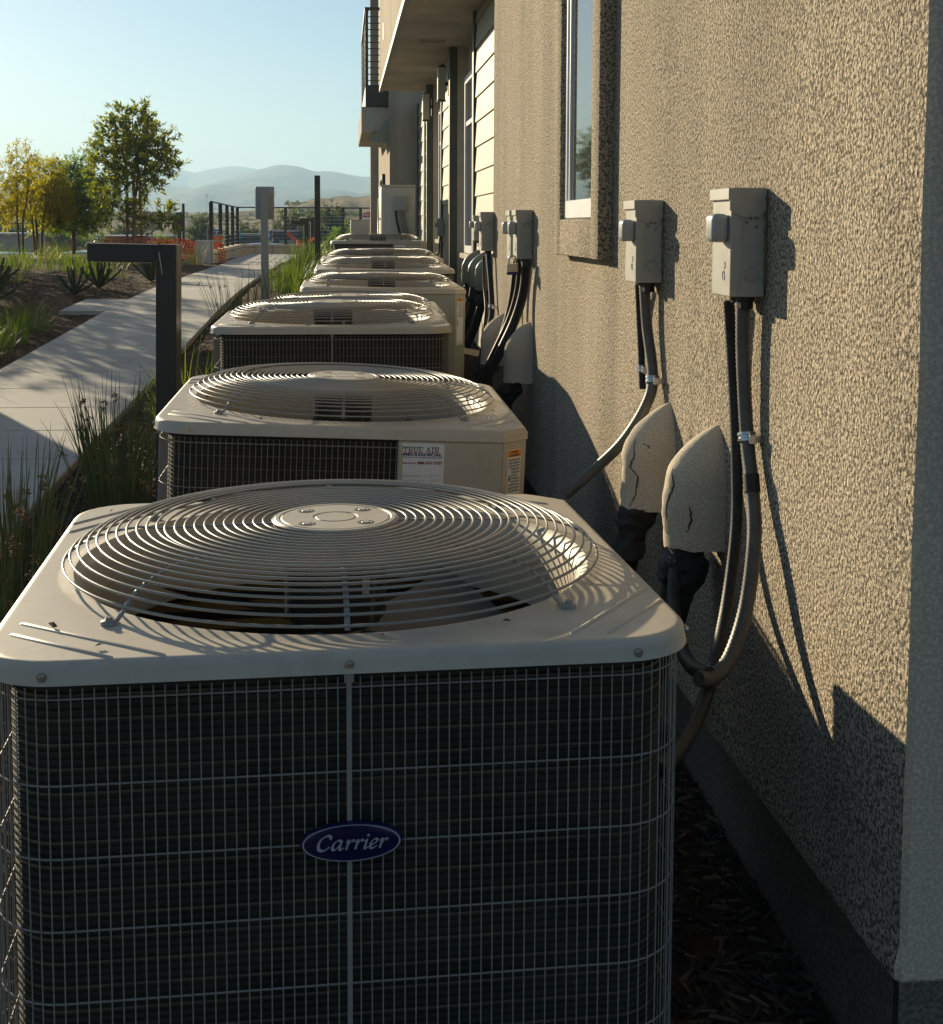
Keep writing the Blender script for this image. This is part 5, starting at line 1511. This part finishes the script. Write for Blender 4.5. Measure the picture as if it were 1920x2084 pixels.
# ================================================================== plants
def blade_strip(mb, base, az, L, bend, w, seg=5, mi=0, fold=0.0, twist=0.0):
    d = Vector((math.cos(az), math.sin(az), 0)); s = Vector((-d.y, d.x, 0))
    vs = []
    for i in range(seg + 1):
        t = i / seg
        th = bend * t ** 1.3
        # integrate a circular-ish arc
        x = L * (math.sin(th * 0.75) / 1.35 * t if th else 0); z = L * t * math.cos(th * 0.72)
        ww = w * (1 - t ** 2.2) + 0.0002
        c = base + d * x + Vector((0, 0, z))
        ss = (s * math.cos(twist * t) + d * math.sin(twist * t)) * ww * 0.5
        vs += [c - ss, c + ss]
    mb.add(vs, [(2 * i, 2 * i + 1, 2 * i + 3, 2 * i + 2) for i in range(seg)], mi)
def tuft(name, label, x, y, n, hgt, spread, w, mat, bend=1.0, group=None, seeds=0, cat='grass', seed=0, lift=0.0):
    r2 = random.Random(seed * 77 + int(x * 100) + int(y * 10)); mb = MB(); mb2 = MB()
    zg = HG(x, y) - 0.02 + lift
    for i in range(n):
        a = r2.uniform(0, 2 * math.pi); rr = spread * math.sqrt(r2.random()) * 0.45
        L = hgt * r2.uniform(0.55, 1.1)
        base = Vector((math.cos(a) * rr, math.sin(a) * rr, 0))
        blade_strip(mb, base, a + r2.uniform(-.7, .7), L, bend * r2.uniform(0.25, 1.15), w * r2.uniform(.7, 1.2), 5, 0, twist=r2.uniform(-.8, .8))
    if seeds:
        root = thing(name, label, cat, (x, y, zg), group=group)
        mb.build('blades', M_[mat], root)
        for k in range(seeds):
            a = r2.uniform(0, 2 * math.pi); t = r2.uniform(.55, .95); c = Vector((math.cos(a) * spread * .6 * r2.random(), math.sin(a) * spread * .6 * r2.random(), hgt * t))
            for q in range(r2.randint(5, 9)):
                e = c + Vector((r2.gauss(0, .006), r2.gauss(0, .006), r2.gauss(0, .006)))
                mb2.lathe([(0, -.005), (.003, -.002), (.0032, .002), (0, .005)], 5, Matrix.Translation(e) @ Euler((r2.uniform(0, 3), r2.uniform(0, 3), 0)).to_matrix().to_4x4())
        so = mb2.build('seed_heads', M_['seed'], root, kind='stuff')
        return root
    o = mb.build(name, M_[mat]); o.location = (x, y, zg)
    return tag(o, label, cat, group)
RG = 'rush clumps between the path and the units'
def rush(label, x, y, n, hgt, spread, seeds, seed):
    """upright round stems, brown seed clusters borne below the tips"""
    r2 = random.Random(seed); zg = HG(x, y) - 0.02
    root = thing('rush_clump', label, 'rush', (x, y, zg), group=RG); mb = MB(); mb2 = MB()
    stems = []
    for i in range(n):
        a = r2.uniform(0, 2 * math.pi); rr = spread * 0.4 * math.sqrt(r2.random())
        L = hgt * r2.uniform(0.55, 1.12); lean = r2.uniform(0.02, 0.34) * (0.5 + rr / spread * 1.4)
        b = Vector((math.cos(a) * rr, math.sin(a) * rr, 0)); a2 = a + r2.uniform(-.6, .6)
        pts = [b + Vector((math.cos(a2) * lean * L * t ** 1.6, math.sin(a2) * lean * L * t ** 1.6, L * t * (1 - 0.25 * lean * t))) for t in (0, .3, .6, .85, 1)]
        mb.tube(pts, [.0024, .0023, .0019, .0012, .0003], 4, caps=False); stems.append(pts)
    mb.build('stems', M_['rush'], root, smooth=80)
    for k in range(seeds):
        P = stems[r2.randrange(len(stems))]; c = P[2].lerp(P[3], r2.random())
        for q in range(r2.randint(6, 11)):
            e = c + Vector((r2.gauss(0, .006), r2.gauss(0, .006), r2.gauss(0, .007)))
            mb2.lathe([(0, -.006), (.0036, -.002), (.004, .002), (0, .006)], 5, Matrix.Translation(e) @ Euler((r2.uniform(0, 3), r2.uniform(0, 3), 0)).to_matrix().to_4x4())
    mb2.build('seed_heads', M_['seed'], root, kind='stuff')
rush('tall seeded rush clump rising beside the badged unit by the front edge of the bed', -0.93, 3.55, 75, 0.62, 0.34, 26, 1)
rush('seeded rush clump beside the badged unit, against the kerb of the path', -1.02, 4.05, 65, 0.60, 0.32, 22, 2)
rush('sparse seeded rush clump at the kerb halfway to the bent bollard', -1.12, 4.55, 60, 0.50, 0.30, 14, 3)
rush('dense seeded rush clump at the foot of the bent bollard', -0.93, 5.35, 85, 0.60, 0.30, 24, 4)
rush('seeded rush clump pressed between the stickered unit and the bent bollard', -0.78, 4.75, 70, 0.58, 0.26, 18, 5)
rush('thin rush clump behind the bent bollard at the kerb', -1.05, 5.95, 55, 0.46, 0.3, 8, 6)
rush('dark thin rush clump at the path edge in front of the grey pedestal', -0.86, 11.3, 80, 0.62, 0.55, 10, 7)
rush('thin rush clump leaning over the path just before the grey pedestal', -0.62, 12.9, 60, 0.60, 0.6, 6, 8)
GG = 'mat rush tufts along the strip beside the units'
tuft('grass_tuft', 'bright yellow-green backlit grass tuft behind the bent bollard', -0.74, 6.5, 110, 0.66, 0.40, 0.008, 'grass', 1.1, GG, seed=1)
tuft('grass_tuft', 'small green grass tuft beside the third unit in the strip', -0.66, 7.6, 110, 0.36, 0.34, 0.007, 'grass', 1.1, GG, seed=2)
tuft('grass_tuft', 'lush green grass tuft right behind the grey pedestal', -0.62, 16.6, 260, 0.56, 0.75, 0.008, 'grass', 1.2, GG, seed=3)
tuft('grass_tuft', 'lush green grass tuft at the foot of the tall dark post', -0.50, 19.4, 260, 0.60, 0.7, 0.008, 'grass', 1.2, GG, seed=4)
tuft('grass_tuft', 'green grass tuft between the grey pedestal and the far units', -0.42, 14.6, 200, 0.5, 0.6, 0.008, 'grass', 1.2, GG, seed=5)
tuft('grass_tuft', 'green grass tuft at the foot of the pair of bollards', -0.62, 24.0, 200, 0.62, 0.7, 0.010, 'grass', 1.1, GG, seed=6)
tuft('grass_tuft', 'tall green grass tuft between the tall post and the pair of bollards', -0.36, 22.5, 180, 0.72, 0.6, 0.010, 'grass', 1.0, GG, seed=7)
LG = 'mat rush tufts in the bed across the path'
for k, (x, y, n, h_, sp, m_, lab) in enumerate((
    (-2.66, 9.35, 260, .40, .55, 'grass', 'broad arching grass tuft spilling over the path edge, first of the bordering line'),
    (-2.72, 10.2, 260, .42, .55, 'grass', 'broad arching grass tuft on the path edge, second of the bordering line'),
    (-2.78, 11.1, 260, .44, .55, 'grass', 'broad arching grass tuft on the path edge, third of the bordering line'),
    (-2.82, 12.0, 260, .46, .55, 'grass', 'broad arching grass tuft beside the short concrete stub of the path'),
    (-3.25, 10.6, 220, .42, .6, 'grass', 'arching grass tuft in the second line from the path edge'),
    (-3.35, 12.4, 200, .46, .6, 'grass', 'grass tuft behind the short concrete stub'),
    (-4.3, 17.2, 220, .55, .9, 'grass', 'wide grass tuft in the mulch between the agaves and the yellow trees'),
    (-3.55, 19.4, 240, .55, 1.0, 'grass', 'wide low grass tuft in front of the tall staked tree'),
    (-4.1, 20.6, 240, .6, 1.0, 'grass', 'wide grass tuft left of the tall staked tree'),
    (-4.9, 21.2, 220, .6, 1.0, 'grass', 'wide grass tuft in front of the bushy green tree'),
    (-5.6, 23.2, 200, .6, 1.0, 'grass', 'grass tuft near the foot of the yellow-green tree'),
    (-3.2, 25.2, 130, .55, .5, 'grass_pale', 'pale feathery bunch grass just left of the white cabinet'),
    (-2.92, 26.6, 130, .62, .5, 'grass_pale', 'pale feathery bunch grass in front of the white cabinet'),
    (-3.75, 24.0, 120, .5, .5, 'grass_pale', 'pale bunch grass beside the tall staked tree'),
    (-6.6, 25.0, 160, .55, .8, 'grass_pale', 'pale bunch grass under the slender yellow tree'),
    (-5.8, 27.5, 160, .6, .8, 'grass_pale', 'pale bunch grass under the bushy green tree'),
    (-5.0, 29.0, 160, .5, .8, 'grass_pale', 'pale bunch grass at the top of the bank'),
    (-7.4, 28.0, 160, .5, .8, 'grass_pale', 'pale bunch grass at the foot of the slender yellow tree'))):
    tuft('grass_tuft', lab, x, y, int(n * .65), h_ * .82, sp, 0.006 if y < 15 else 0.009, m_, 1.25 if m_ == 'grass' else 0.8, LG, seed=20 + k)
def agave(label, x, y, n, L, w, up=0.5, seed=0):
    r2 = random.Random(seed); root = thing('agave', label, 'agave', (x, y, HG(x, y) - 0.02), group='agaves in the mulch bed')
    for i in range(n):
        a = i * 2.4; el = R(25 + 60 * (i / n)) * up * 1.3 + r2.uniform(-.1, .1)
        mb = MB(); d = Vector((math.cos(a), math.sin(a), 0)); s = Vector((-d.y, d.x, 0))
        LL = L * r2.uniform(.8, 1.05)
        for side in (0, 1):
            for t in (0, .2, .5, .8, 1):
                c = d * (LL * t * math.cos(el + .15 * t)) + Vector((0, 0, LL * t * math.sin(el + .15 * t) + 0.03))
                ww = w * (0.7 + .6 * math.sin(math.pi * min(1, t * .9))) * (1 - t ** 3) + .002
                up_ = Vector((-d.x * math.sin(el), -d.y * math.sin(el), math.cos(el)))
                mb.v += [tuple(c - s * ww * .5 + up_ * .012), tuple(c - up_ * (.012 if side else 0)), tuple(c + s * ww * .5 + up_ * .012)]
        for side in (0, 15):
            for k in range(4):
                for j in (0, 1):
                    q = (side + k * 3 + j, side + k * 3 + j + 1, side + k * 3 + j + 4, side + k * 3 + j + 3)
                    mb.f.append(q if side == 0 else q[::-1]); mb.mi.append(0)
        mb.build('leaf', M_['agave'], root, smooth=60)
agave('large upright agave hidden partly by the bent bollard', -2.72, 19.2, 22, .56, .075, .9, 1)
agave('spiky narrow agave in the mulch left of the bent bollard', -3.05, 17.0, 20, .36, .026, .8, 2)
agave('small spiky agave at the edge of the concrete stub', -3.1, 15.7, 14, .34, .03, .8, 3)
agave('spiky agave at the outer end of the grass border', -3.55, 13.8, 22, .40, .024, .8, 4)
agave('spiky agave deeper in the mulch behind the grass border', -4.0, 15.6, 22, .38, .024, .8, 5)
agave('small agave at the far block wall beside the bollards', -0.15, 23.3, 16, .5, .05, .8, 6)

def leaf_quad(mb, c, d, w, L, up, mi=0):
    s = d.cross(up); s = s.normalized() if s.length > 1e-4 else Vector((1, 0, 0))
    n = s.cross(d).normalized()
    mb.add([c, c + d * L * .45 - s * w * .5 + n * w * .18, c + d * L, c + d * L * .45 + s * w * .5 + n * w * .18], [(0, 1, 2), (0, 2, 3)], mi)
def tree(name, label, base, height, blobs, n, leaf, mat, trunk_r, group, stakes=0, trunks=1, sprays=False, seed=0, lo=0.25, cat='tree'):
    """blobs: (dx, dy, z, rx, rz, weight) ellipsoids in fractions of height; limbs reach into each, leaves in twig clusters"""
    r2 = random.Random(seed); x, y, zg = base
    root = thing(name, label, cat, (x, y, zg), group=group)
    tb = MB(); H_ = height
    tops = []
    for k in range(trunks):
        ox = (k - (trunks - 1) / 2) * 0.16 * H_ / 3
        P = [Vector((ox * .5, 0, -0.1)), Vector((ox * .8 + r2.uniform(-.02, .02) * H_, r2.uniform(-.02, .02) * H_, H_ * .3)), Vector((ox * 1.5 + r2.uniform(-.03, .03) * H_, 0, H_ * .55)), Vector((ox * 2 + r2.uniform(-.03, .03) * H_, 0, H_ * .86))]
        P = smooth_path(P, 5); tb.tube(P, [trunk_r * (1 - .82 * i / (len(P) - 1)) for i in range(len(P))], 8)
        tops.append(P)
    lb = MB(); tot = sum(b[5] for b in blobs)
    for b in blobs:
        c = Vector((b[0] * H_, b[1] * H_, b[2] * H_)); rx, rz = b[3] * H_, b[4] * H_
        P = tops[r2.randrange(trunks)]; st = min(P, key=lambda q: abs(q.z - (c.z - rz * .9)))
        br = smooth_path([st, st.lerp(c, .5) + Vector((0, 0, -.03 * H_)), c], 4)
        tb.tube(br, [trunk_r * .42 * (1 - .75 * i / (len(br) - 1)) for i in range(len(br))], 6)
        ncl = max(4, int(n * b[5] / tot / 14))
        for i in range(ncl):
            while True:
                q = Vector((r2.uniform(-1, 1), r2.uniform(-1, 1), r2.uniform(-1, 1)))
                if 0.12 < q.length < 1: break
            q = q.normalized() * q.length ** 0.55
            e = c + Vector((q.x * rx, q.y * rx, q.z * rz))
            dirn = (Vector((q.x, q.y, q.z * .6 + .35)) + Vector((r2.gauss(0, .35), r2.gauss(0, .35), r2.gauss(0, .3)))).normalized()
            Lt = leaf * r2.uniform(1.1, 2.6) * (1.25 if sprays else 1)
            if r2.random() < .5: tb.tube([c.lerp(e, .55), e, e + dirn * Lt], [.004 * H_ / 3, .003 * H_ / 3, .0015], 3, caps=False)
            for j in range(14):
                t = r2.random(); p = e + dirn * Lt * t
                a = Vector((r2.gauss(0, 1), r2.gauss(0, 1), r2.gauss(0, 1))).normalized()
                d = (a + dirn * (.9 if not sprays else .5) + Vector((0, 0, -.25 if sprays else .1))).normalized()
                leaf_quad(lb, p, d, leaf * (.40 if not sprays else .26) * r2.uniform(.7, 1.2), leaf * r2.uniform(.7, 1.25), Vector((r2.gauss(0, .4), r2.gauss(0, .4), 1)))
    tb.build('trunk', M_['bark'], root, smooth=60); lb.build('crown', M_[mat], root)
    for k in range(stakes):
        a = R(40 + 360 * k / max(1, stakes)); rr = .17
        MB().tube([(math.cos(a) * rr, math.sin(a) * rr, -.1), (math.cos(a) * rr * .8, math.sin(a) * rr * .8, H_ * .56)], .026, 8).build('stake', M_['stake'], root, smooth=60)
    return root
TG = 'young trees in the bed across the path'
def gbase(u, Y, dz=0): q = onY(u, 500, Y); return (q.x, Y, HG(q.x, Y) + dz)
# tall staked tree
tree('broadleaf_tree', 'tall dark-leaved young tree tied between pine stakes', gbase(274, 26.5), 3.12,
     [(0, 0, .90, .10, .09, 1), (-.02, .03, .80, .17, .10, 2.0), (.09, -.03, .73, .17, .10, 2.0), (-.10, 0, .68, .15, .10, 1.8), (.02, .04, .62, .20, .12, 2.4), (.16, .0, .58, .12, .09, 1.2), (-.16, .03, .56, .11, .08, 1.1), (.0, -.06, .48, .17, .10, 1.6), (-.12, .0, .40, .13, .08, 1.2), (.12, .02, .30, .12, .07, .9), (.16, -.02, .22, .09, .06, .5), (-.10, .03, .30, .12, .07, .8), (.24, 0, .63, .05, .04, .25)],
     11000, .105, 'leaf_dark', .045, TG, stakes=3, seed=11)
tree('feathery_tree', 'bushy green feathery-leaved tree next to the staked one', gbase(150, 31), 2.25,
     [(.10, 0, .88, .08, .10, .6), (-.02, 0, .74, .15, .13, 1.5), (.12, .05, .64, .17, .14, 1.6), (-.12, 0, .55, .18, .15, 1.8), (.08, -.05, .46, .22, .15, 2.2), (-.05, .05, .34, .24, .14, 2.2), (.20, 0, .36, .14, .12, 1.0), (-.22, 0, .36, .12, .12, .8), (.24, 0, .60, .08, .08, .5)],
     15000, .11, 'leaf_mid', .045, TG, seed=12, sprays=True)
tree('feathery_tree', 'yellow-green feathery tree with several slim trunks', gbase(78, 30), 2.15,
     [(.05, 0, .80, .17, .14, 1.6), (-.10, 0, .66, .18, .14, 1.5), (.16, .05, .62, .17, .14, 1.6), (0, -.05, .52, .22, .13, 1.4), (.26, 0, .50, .13, .13, .9), (.14, 0, .86, .10, .10, .6), (-.22, 0, .44, .12, .12, .7), (.05, .05, .38, .20, .10, 1.2)],
     9500, .10, 'leaf_yellow', .035, TG, trunks=3, seed=13, sprays=True)
tree('feathery_tree', 'thin wispy yellow-green tree with bare upper twigs', gbase(45, 28), 2.4,
     [(-.02, 0, .88, .07, .09, .22), (.06, 0, .84, .06, .08, .2), (-.10, 0, .70, .10, .10, .5), (.07, 0, .62, .12, .10, .6), (-.14, 0, .50, .12, .10, .7), (.02, 0, .44, .14, .10, .7), (-.20, 0, .36, .10, .09, .5)],
     5200, .09, 'leaf_yellow', .028, TG, trunks=2, seed=14, sprays=True)
tree('feathery_tree', 'shadowed yellow-green tree growing past the picture edge', gbase(-150, 24), 3.0,
     [(.02, 0, .85, .14, .12, 1), (-.1, 0, .66, .18, .14, 1.4), (.12, .05, .60, .16, .14, 1.2), (0, -.05, .46, .22, .13, 1.4)], 4500, .08, 'leaf_mid', .04, TG, trunks=2, seed=15, sprays=True)
# the same row goes on beside the path, out of the picture; its shade falls across the concrete
for k, (x, y, h_, sd) in enumerate(((-5.15, 16.0, 2.7, 16), (-6.1, 19.2, 2.9, 17), (-7.2, 22.6, 3.1, 18))):
    tree('broadleaf_tree', ('dark-leaved young tree of the row nearest along the bed', 'dark-leaved young tree second along the bed', 'dark-leaved young tree third along the bed')[k], (x, y, HG(x, y)), h_,
         [(0, 0, .86, .14, .10, 1), (-.1, 0, .70, .2, .12, 2), (.12, .04, .66, .2, .12, 2), (0, -.05, .54, .24, .12, 2.4), (-.14, .05, .42, .18, .1, 1.4), (.14, 0, .40, .18, .1, 1.4)], 3600, .11, 'leaf_dark', .045, TG, stakes=2, seed=sd)
# unseen cabinet added so that its shadow edge crosses the near path
root = thing('shadow_cabinet', 'green cabinet added out of view to shade the path', 'cabinet', (-4.05, 9.9, HG(-4.05, 9.9) - .03))
MB().box(-.75, .62, -.5, .5, 0.12, 1.42, bev=.02, seg=2).build('casing', M_['green_steel'], root)
MB().box(-.85, .70, -.6, .6, -0.05, .119, bev=.01).build('pad', M_['concrete'], root)
for s in (-.38, .28): MB().box(s - .30, s + .30, -.515, -.498, .2, 1.3, bev=.004).build('door', M_['green_steel'], root)

BG = 'trees and shrubs beyond the car park'
def far_tree(label, u, vtop, Y, wpx, mat, seed, n=2600, dense=True):
    n = int(n * 1.8)
    q = onY(u, vtop + 5, Y); zg = HG(q.x, Y); H_ = q.z - zg; w = wpx * Y / F_PX / H_ * .5
    tree('far_tree', label, (q.x, Y, zg), H_, [(0, 0, .82, w * .55, .16, 1), (-w * .35, 0, .66, w * .6, .18, 1.4), (w * .35, .03, .62, w * .6, .18, 1.4), (0, -.05, .46, w * .9, .2, 2), (-w * .5, 0, .32, w * .5, .16, 1), (w * .5, 0, .30, w * .5, .16, 1)], n, max(.10, Y * .0026), mat, .03 * H_, BG, seed=seed)
far_tree('olive tree standing alone left of the railing', 409, 443, 85, 44, 'leaf_olive', 41)
far_tree('olive tree behind the first railing span, above the light blue car', 505, 456, 80, 62, 'leaf_olive', 42)
far_tree('tall grey-green tree behind the railing, right of the grey pedestal', 588, 424, 75, 60, 'leaf_olive', 43, 3200)
far_tree('tall dark tree behind the railing, right of the tall post', 676, 416, 78, 70, 'leaf_olive', 44, 3600)
far_tree('bright green bush-like tree behind the low ivory unit', 700, 455, 60, 62, 'leaf_mid', 45, 3200)
far_tree('dark tree between the tall post and the pair of bollards', 632, 436, 80, 40, 'leaf_olive', 46)
far_tree('small bright shrub below the lattice frame', 330, 476, 60, 34, 'leaf_mid', 47, 1400)
far_tree('grey-green shrub behind the brown sign box', 385, 484, 62, 34, 'leaf_olive', 48, 1400)
far_tree('hazy tree behind the trunk of the staked tree', 262, 452, 85, 60, 'leaf_olive', 49)
far_tree('hazy tree behind the bushy green tree', 130, 455, 90, 90, 'leaf_olive', 50)
far_tree('hazy tree behind the yellow-green trees', 20, 450, 95, 90, 'leaf_olive', 51)
far_tree('round hazy shrub between the staked tree and the bushy one', 222, 482, 66, 40, 'leaf_olive', 52, 1400)
# scrub on the hillsides, too many to count
mb = MB(); r2 = random.Random(5)
for i in range(2600):
    Y = r2.uniform(70, 235); u = r2.uniform(-60, 900); q = onY(u, 470, Y)
    s = r2.uniform(.25, .9)
    t = max(0.0, (Y - 95) / 155.0)
    P = dY(u / 1.039, 392 if u / 1.039 > 560 else 415, 250)
    z = -2.5 + (P.z + 2.5) * (t ** .85) if Y > 95 else HG(q.x, Y)
    if Y <= 95: s *= .6
    if Y > 95 and False: continue
    for k in range(7):
        d = Vector((r2.gauss(0, 1), r2.gauss(0, 1), abs(r2.gauss(0, .7)))).normalized()
        leaf_quad(mb, Vector((q.x, Y, z - .2)) + d * s * .2, d, s * .9, s, Vector((0, 0, 1)))
o = mb.build('scrub', M_['leaf_olive'], kind='stuff'); tag(o, 'dry scrub bushes scattered over the slopes', 'scrub')

# ================================================================== mulch and small litter
def chips(name, label, regions, n, seed, mats):
    r2 = random.Random(seed); mb = MB()
    for i in range(n):
        (x0, x1, y0, y1) = regions[i % len(regions)]
        x, y = r2.uniform(x0, x1), y0 + (y1 - y0) * r2.random() ** 1.4
        if 13.5 < y < 15.3 and -3.0 < x < -2.3: continue
        L, w, h = r2.uniform(.015, .055), r2.uniform(.004, .012), r2.uniform(.002, .006)
        Mx = Matrix.Translation((x, y, HG(x, y) + r2.uniform(0.002, .014))) @ Euler((r2.gauss(0, .3), r2.gauss(0, .3), r2.uniform(0, 6.3))).to_matrix().to_4x4()
        mb.add([(-L / 2, -w / 2, 0), (L / 2, -w * .3, 0), (L / 2, w * .4, 0), (-L / 2, w / 2, 0), (-L * .4, 0, h), (L * .4, 0, h)], [(0, 1, 5, 4), (1, 2, 5), (2, 3, 4, 5), (3, 0, 4)], 1 if r2.random() < .28 else 0, Mx)
    o = mb.build(name, mats, kind='stuff'); tag(o, label, 'mulch'); return o
chips('mulch', 'shredded bark mulch in the beds around the units and path', [(0.40, 0.79, 1.2, 6.5), (-1.26, -0.45, 3.0, 9.0), (-1.26, -0.3, 3.0, 14.0), (-4.2, -2.42, 8.5, 22.0), (-1.26, -0.5, 0.3, 7.5), (-1.26, -0.5, 0.2, 3.2)], 30000, 3, [M_['chip1'], M_['chip2']])
mb = MB(); r2 = random.Random(9)
for (x, y, z_, s) in ((-.386, 1.79, .766, 1.4), (-.31, 1.70, .764, 1.2), (.30, 2.55, .786, 1), (.34, 2.50, .785, 1.1), (.375, 2.43, .783, 1.6), (.40, 2.36, .782, .8), (-.43, 2.5, .784, .8), (-.1, 2.58, .787, .8), (-.35, 2.3, .779, .7), (.22, 1.76, .766, .7), (.05, 1.715, .765, .9),
                      (-.36, 3.55, .845, .9), (.37, 3.72, .815, 1.2), (.30, 3.40, .812, 1.0), (.40, 3.5, .808, .8), (-.2, 3.22, .833, .8), (.33, 5.5, .934, 1.2)):
    if y < 2.7: z_ = .7670 + (y - 1.64) * .0035; y -= .02
    L = .006 * s * r2.uniform(.8, 1.6)
    Mx = Matrix.Translation((x, y, z_)) @ Euler((r2.gauss(0, .3), r2.gauss(0, .3), r2.uniform(0, 6))).to_matrix().to_4x4()
    mb.add([(-L, -L * .4, 0), (L, -L * .25, .001), (L * .8, L * .4, .002), (-L * .7, L * .3, .001), (0, 0, L * .6)], [(0, 1, 4), (1, 2, 4), (2, 3, 4), (3, 0, 4)], 0, Mx)
o = mb.build('leaf_litter', M_['chip1'], kind='stuff'); tag(o, 'crumbs of dry leaf litter lying on the unit tops', 'litter')
